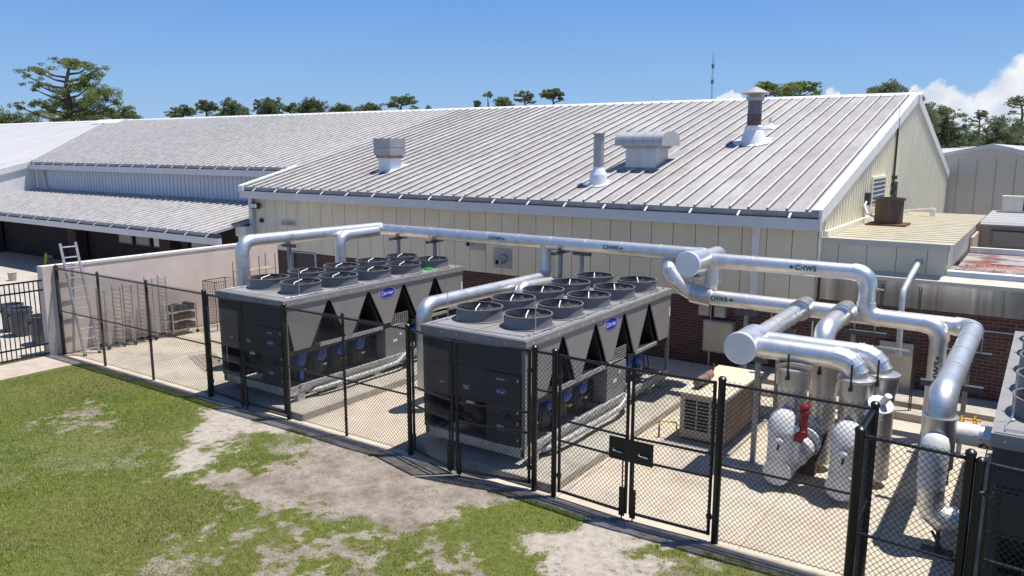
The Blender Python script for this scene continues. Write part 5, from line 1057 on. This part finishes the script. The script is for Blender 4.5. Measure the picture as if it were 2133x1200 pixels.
def grid(m_, a, ux, uy, nx_g, ny_g, r=.004):
    a = Vector(a); ux = Vector(ux); uy = Vector(uy)
    for i in range(nx_g+1): p = a+ux*(i/nx_g); m_.tube([p, p+uy], r, 4)
    for j in range(ny_g+1): p = a+uy*(j/ny_g); m_.tube([p, p+ux], r, 4)
m_ = MB(); grid(m_, (-12.1,1.5,.15), (0,.8,0), (0,0,1.35), 10, 16); grid(m_, (-11.5,1.5,.15), (0,.8,0), (0,0,1.35), 10, 16); grid(m_, (-12.1,1.5,.15), (.6,0,0), (0,0,1.35), 8, 16); m_.build('wire_mesh', cage_m, cg, smooth=False)
m_ = MB(); 
for dx in (0,.6):
    for dy in (0,.8): m_.tube([(-12.1+dx,1.5+dy,.05),(-12.1+dx,1.5+dy,1.55)], .014, 6)
m_.tube([(-12.1,1.5,1.55),(-11.5,1.5,1.55),(-11.5,2.3,1.55),(-12.1,2.3,1.55),(-12.1,1.5,1.55)], .014, 6); m_.build('frame', cage_m, cg)
sr = thing('shelf_frame', (-11.9,3.4,0), 'bare tan shelving frame standing against the stucco wall behind the left chiller', 'shelving')
m_ = MB()
for (dx, dy) in ((0,0),(.5,0),(0,.65),(.5,.65),(0,1.3),(.5,1.3)): m_.box((-12.5+dx-.013,2.9+dy-.013,0),(-12.5+dx+.013,2.9+dy+.013,2.1 if dy > .5 else 1.95))
m_.build('upright', rust_t := M('tan_frame', (.34,.27,.22), .6, .2, .2, 6), sr, smooth=False)
for z in (.5,1.1,1.62):
    m_ = MB(); m_.box((-12.5,2.9,z),(-12.0,4.2,z+.02)); m_.build('shelf', rust_t, sr, smooth=False)
wr = thing('discarded_rack', (-8.9,-1.2,0), 'loose dark wire panel lying on the slab behind the left fence', 'rack')
m_ = MB(); grid(m_, (-9.6,-.75,.03), (1.7,-.65,0), (.35,.55,.02), 14, 5, .005); m_.build('wire_mesh', cage_m, wr, smooth=False)
m_ = MB(); [m_._lathe(Vector((-9.3+.42*k,-.30-.16*k,.06)), Vector((0,1,0)), [(.03,0),(.03,.02)], 8, True) for k in range(4)]; m_.build('caster', slot, wr)
for k, (x, y, lb) in enumerate(((-16.9,-1.95,'grey bin at the left edge, behind the other two bins'),(-16.05,-2.1,'grey bin in the middle of the three behind the picket fence'),(-14.45,-2.25,'grey bin nearest the stucco pier'))):
    if k == 0:
        t_ = thing('trash_bin', (x,y,0), lb, 'bin', 'grey round bins behind the picket fence'); tb0 = t_
        m_ = MB(); m_._lathe(Vector((x,y,-.01)), Vector((0,0,1)), [(.24,0),(.25,.02),(.31,.78),(.35,.79),(.35,.84),(.32,.85),(.30,.84),(.28,.3)], 24, True); m_.build('body', can_m, t_)
        m_ = MB()
        for s_ in (-1,1): m_.box((x-.05,y+s_*.33-.03,.62),(x+.05,y+s_*.33+.03,.68))
        m_.build('handle', can_m, t_, smooth=False)
    else: c_ = copy_tree(tb0); c_.location = (x,y,0); c_['label'] = lb
wb = thing('water_jug', (-27.0,2.4,0), 'small pale bucket on the sunny concrete in front of the porch', 'bucket')
m_ = MB(); m_._lathe(Vector((-27.0,2.4,-.01)), Vector((0,0,1)), [(.14,0),(.17,.34),(.18,.35),(.15,.35)], 16, True); m_.build('body', conc_l, wb)
hv_ = thing('hanging_vest', (-29.6,5.0,0), 'small yellow green vest on a stand in the porch shade by the ladder', 'vest')
m_ = MB(); m_.prism([(-29.85,5.0,.15),(-29.62,5.0,.12),(-29.5,5.02,.35),(-29.42,5.0,.55),(-29.55,5.0,.72),(-29.68,5.0,.60),(-29.74,5.0,.35)], (0,.06,0)); m_.build('vest', hiviz, hv_, smooth=False)
m_ = MB(); m_.tube([(-29.55,5.04,0),(-29.55,5.04,.75)], .02, 6); m_.box((-29.4,5.0,.5),(-28.9,5.2,.62)); m_.build('stand', galv_dark, hv_)

# ------------------------------------------------------------------ radio tower
D = 420; b_ = CAM + pdir(1482, 210)*D; t_ = CAM + pdir(1483, 112)*D
tw_ = thing('radio_tower', (b_.x,b_.y,0), 'thin distant lattice radio tower above the middle of the ridge', 'tower')
m_ = MB(); H_ = t_.z; ww = .45
leg = [Vector((b_.x+ww*math.cos(a), b_.y+ww*math.sin(a), 0)) for a in (0,2.09,4.19)]
for p in leg: m_.tube([p, p+Vector((0,0,H_))], .06, 4)
z = 0
while z < H_-1.5:
    for i in range(3): m_.tube([leg[i]+Vector((0,0,z)), leg[(i+1) % 3]+Vector((0,0,z+1.5))], .04, 3)
    z += 1.5
m_.build('lattice', M('tower_steel', (.30,.33,.38), .6, .2, .1, 2), tw_, smooth=False)
m_ = MB(); ag = M('antenna_grey', (.2,.23,.28), .6, 0, 0)
for z in (H_-8,H_-16,H_-32): m_ = MB(); m_.box((b_.x-.7,b_.y-.3,z),(b_.x+.7,b_.y+.3,z+2.2)); m_.build('antenna', ag, tw_, smooth=False)

# ------------------------------------------------------------------ trees
def leaves(name, mat, parent, cen, rad, n, size, flat=.8):
    """cen (k,3), rad (k,3): leaf-sized faces spread through clumps"""
    cen = np.array(cen); rad = np.array(rad); wt = (rad.prod(1))**.67; idx = rng.choice(len(cen), n, p=wt/wt.sum())
    d = rng.normal(size=(n,3)); d /= np.linalg.norm(d, axis=1)[:,None]; rr = rng.random(n)**.4
    P = cen[idx] + d*rad[idx]*rr[:,None]; a = rng.normal(size=(n,3)); a /= np.linalg.norm(a, axis=1)[:,None]; b = np.cross(a, rng.normal(size=(n,3))); b /= np.linalg.norm(b, axis=1)[:,None]
    s = size*rng.uniform(.5,1.3,n)[:,None]; V = np.stack([P-a*s, P+b*s*.5, P+a*s, P-b*s*.5], 1).reshape(-1,3) - np.array(parent.location)
    me = bpy.data.meshes.new(name); me.vertices.add(4*n); me.vertices.foreach_set('co', V.ravel()); me.loops.add(4*n); me.loops.foreach_set('vertex_index', np.arange(4*n, dtype=np.int32))
    me.polygons.add(n); me.polygons.foreach_set('loop_start', np.arange(0,4*n,4, dtype=np.int32)); me.update(calc_edges=True); me.materials.append(mat)
    o = bpy.data.objects.new(name, me); COL.objects.link(o); o.parent = parent; return o
def tree(u, vt, wpx, D, label, kind='oak', vb=None, n=2600, mat=None, clumps=None, lean=0, trunk=None):
    """u, top row, width in photo pixels, at depth D: a tree of real height standing on the ground"""
    top = CAM + pdir(u, vt)*D; H = top.z; W_ = wpx/1633*D; base = Vector((top.x+lean, top.y, 0))
    vis = (((vb or 300)-vt)/1633)*D          # height of the visible crown
    nm = {'oak':'oak_tree','pine':'pine_tree'}[kind]; t_ = thing(nm, base, label, 'tree', 'trees beyond the roofs'); C_ = []; Rr = []
    rt = Vector((RT.x, RT.y, 0)).normalized(); fw = Vector((FW.x, FW.y, 0)).normalized()
    if clumps:
        for (cu, cv, cw, chh) in clumps:
            p = CAM + pdir(cu, cv)*D + fw*random.uniform(-.12,.12)*W_; C_.append(p); Rr.append((cw/1633*D/2, cw/1633*D/2, chh/1633*D/2))
    else:
        k = 30 if kind == 'oak' else 20
        for i in range(k):
            q = random.uniform(-1,1); e_ = math.sqrt(max(0,1-q*q)); cr_ = W_*(.15 if kind == 'oak' else .14)*random.uniform(.6,1.35)
            z = H - cr_*.6 - (1-e_)*vis*.55 - (random.random()**1.2)*vis*(.9 if kind == 'oak' else .45)
            C_.append(Vector((top.x,top.y,0)) + rt*q*W_*.42 + fw*random.uniform(-.3,.3)*W_ + Vector((0,0,max(z,1.5)))); Rr.append((cr_,cr_,cr_*(.8 if kind == 'oak' else .45)))
        if kind == 'oak':
            C_.append(Vector((top.x,top.y,max(H-vis*.78-W_*.1,2)))); Rr.append((W_*.40,W_*.40,vis*.42))
    C2 = []; R2 = []
    for c, q in zip(C_, Rr):
        for _ in range(10):
            o_ = Vector((random.gauss(0,.6)*q[0], random.gauss(0,.6)*q[1], random.gauss(0,.5)*q[2])); f_ = random.uniform(.3,.62); C2.append(tuple(c+o_)); R2.append((q[0]*f_, q[1]*f_, q[2]*f_*.9))
    sz = .105*D/90
    leaves('crown', mat or (leaf_oak if kind == 'oak' else leaf_pine), t_, C2, R2, int(n*(1.9 if kind == 'oak' else 1.3)), sz)
    m_ = MB(); tr = W_*.018+.12; ft = trunk or [(u+random.uniform(-.1,.1)*wpx, (vb or 300)-2), (u, vt+(((vb or 300)-vt))*.35)]
    path = [base] + [CAM+pdir(a_, b__)*D for a_, b__ in ft]; kk = len(path); m_.tube(path, [tr*1.4*(1-.8*i/(kk-1)) for i in range(kk)], 8)
    fine = [path[i].lerp(path[i+1], q/6) for i in range(kk-1) for q in range(7)]
    for c in C_[:40]:
        cand = [p for p in fine if p.z < c.z-.02*W_] or fine; st0 = min(cand, key=lambda p: (p-c).length + abs((c.z-p.z)-.35*math.hypot(c.x-p.x, c.y-p.y))*.6)
        mid = st0.lerp(c, .5) + Vector((0,0,-.02*W_))+rt*random.uniform(-.02,.02)*W_; m_.tube([st0, mid, c], [tr*.42,tr*.3,tr*.14], 5)
    m_.build('trunk', bark, t_)
    return t_
tree(150,112,230,85,'big open crowned pine standing alone at the left','pine',vb=258,n=21000,trunk=[(150,262),(146,235),(142,205),(137,185),(139,165),(143,145),(150,134)],clumps=[
 (107,122,16,10),(122,130,34,16),(148,134,48,22),(165,134,34,24),(90,145,48,20),(75,150,28,18),(70,160,22,10),(185,140,20,12),(212,146,26,22),(205,158,34,26),(185,168,36,24),(165,172,30,18),(160,186,30,22),
 (190,186,44,34),(215,195,46,34),(228,215,36,44),(205,215,50,50),(180,225,56,44),(150,232,60,44),(115,190,34,30),(120,206,36,28),(105,216,30,26),(85,178,34,14),(74,186,18,10),(95,222,36,20),(70,212,20,14),
 (58,215,36,14),(42,221,26,10),(55,226,18,8),(90,238,34,18),(130,245,60,26),(200,240,70,24),(235,232,30,30),(132,218,26,22),(142,198,22,18)])
tree(258,218,60,95,'dark bushy tree at the right foot of the big pine','oak',vb=252,n=4080)
tree(22,230,100,100,'dark low tree at the left edge beside the big pine','oak',vb=262,n=5100)
tree(385,217,62,110,'low spreading pine, first right of the roof junction','pine',vb=250,n=3060,mat=leaf_far)
tree(428,203,60,110,'umbrella shaped pine left of the dense round oak','pine',vb=248,n=3740,mat=leaf_far)
tree(484,209,78,105,'dense round dark oak left of the ridge middle','oak',vb=246,n=5780)
tree(536,203,18,115,'thin spindly tree between two dense oaks','pine',vb=245,n=850,mat=leaf_far)
tree(568,203,58,108,'dense square topped oak with a pale gap at its left','oak',vb=245,n=4760,mat=leaf_far)
tree(606,212,34,112,'loose small tree just right of the square topped oak','pine',vb=243,n=1700,mat=leaf_far)
tree(650,207,66,108,'dense twin crowned oak above the box vent','oak',vb=241,n=5100)
tree(718,216,62,120,'low dark oak, left of a pair near the ridge','oak',vb=238,n=3230)
tree(768,214,56,125,'low dark oak, right of a pair near the ridge','oak',vb=236,n=2890)
tree(838,194,70,118,'airy tree with see through top right of the low oaks','pine',vb=234,n=3910,mat=leaf_far)
tree(893,219,14,130,'tiny tree top alone on the ridge','pine',vb=233,n=374,mat=leaf_far)
tree(994,208,18,130,'small round tree top, leftmost of the middle cluster','oak',vb=226,n=476,mat=leaf_far)
tree(1016,191,22,128,'small leaning tuft on a bare stem','pine',vb=222,n=544,mat=leaf_far,clumps=[(1014,198,20,12)])
tree(1047,203,38,125,'flat domed tree between the leaning tuft and a forked tree','oak',vb=222,n=1360,mat=leaf_far)
tree(1092,187,42,122,'forked open tree left of the tallest middle tree','pine',vb=222,n=2040,mat=leaf_far)
tree(1150,179,52,120,'tallest tree of the middle cluster with ragged top','pine',vb=220,n=3910,mat=leaf_far)
tree(1598,165,58,105,'spreading tree behind the conical flue cap','pine',vb=202,n=2890)
tree(1668,164,92,100,'wide umbrella tree over the ridge right of the flue','pine',vb=202,n=4590)
tree(1853,167,78,90,'rounded tree just behind the gable peak','oak',vb=200,n=4420,mat=leaf_far)
tree(1915,194,90,80,'tall dark tree right of the gable peak','oak',vb=300,n=8840)
tree(1975,220,78,85,'lower dark tree right of the gable, leaning on its neighbour','oak',vb=300,n=7480)
tree(2041,225,36,95,'small airy pine against the clouds','pine',vb=270,n=1190,mat=leaf_far)
tree(2085,240,90,88,'dense mid green tree behind the pale gable roof','oak',vb=300,n=7480,mat=leaf_far)
tree(2150,232,90,84,'dense tree cut off by the right edge','oak',vb=300,n=6800,mat=leaf_far)
tree(2126,196,46,92,'open pine top rising at the right edge','pine',vb=240,n=1530,mat=leaf_far)
tree(2030,272,90,105,'low dark scrub oak between the big trees at right','oak',vb=300,n=4420)
tree(1990,275,80,110,'low tree filling the gap behind the airy pine','oak',vb=300,n=3740)
tree(2230,240,120,90,'wide oak beyond the right edge','oak',vb=300,n=5100)
print('meshes', len(bpy.data.meshes), 'polys', sum(len(m.polygons) for m in bpy.data.meshes))
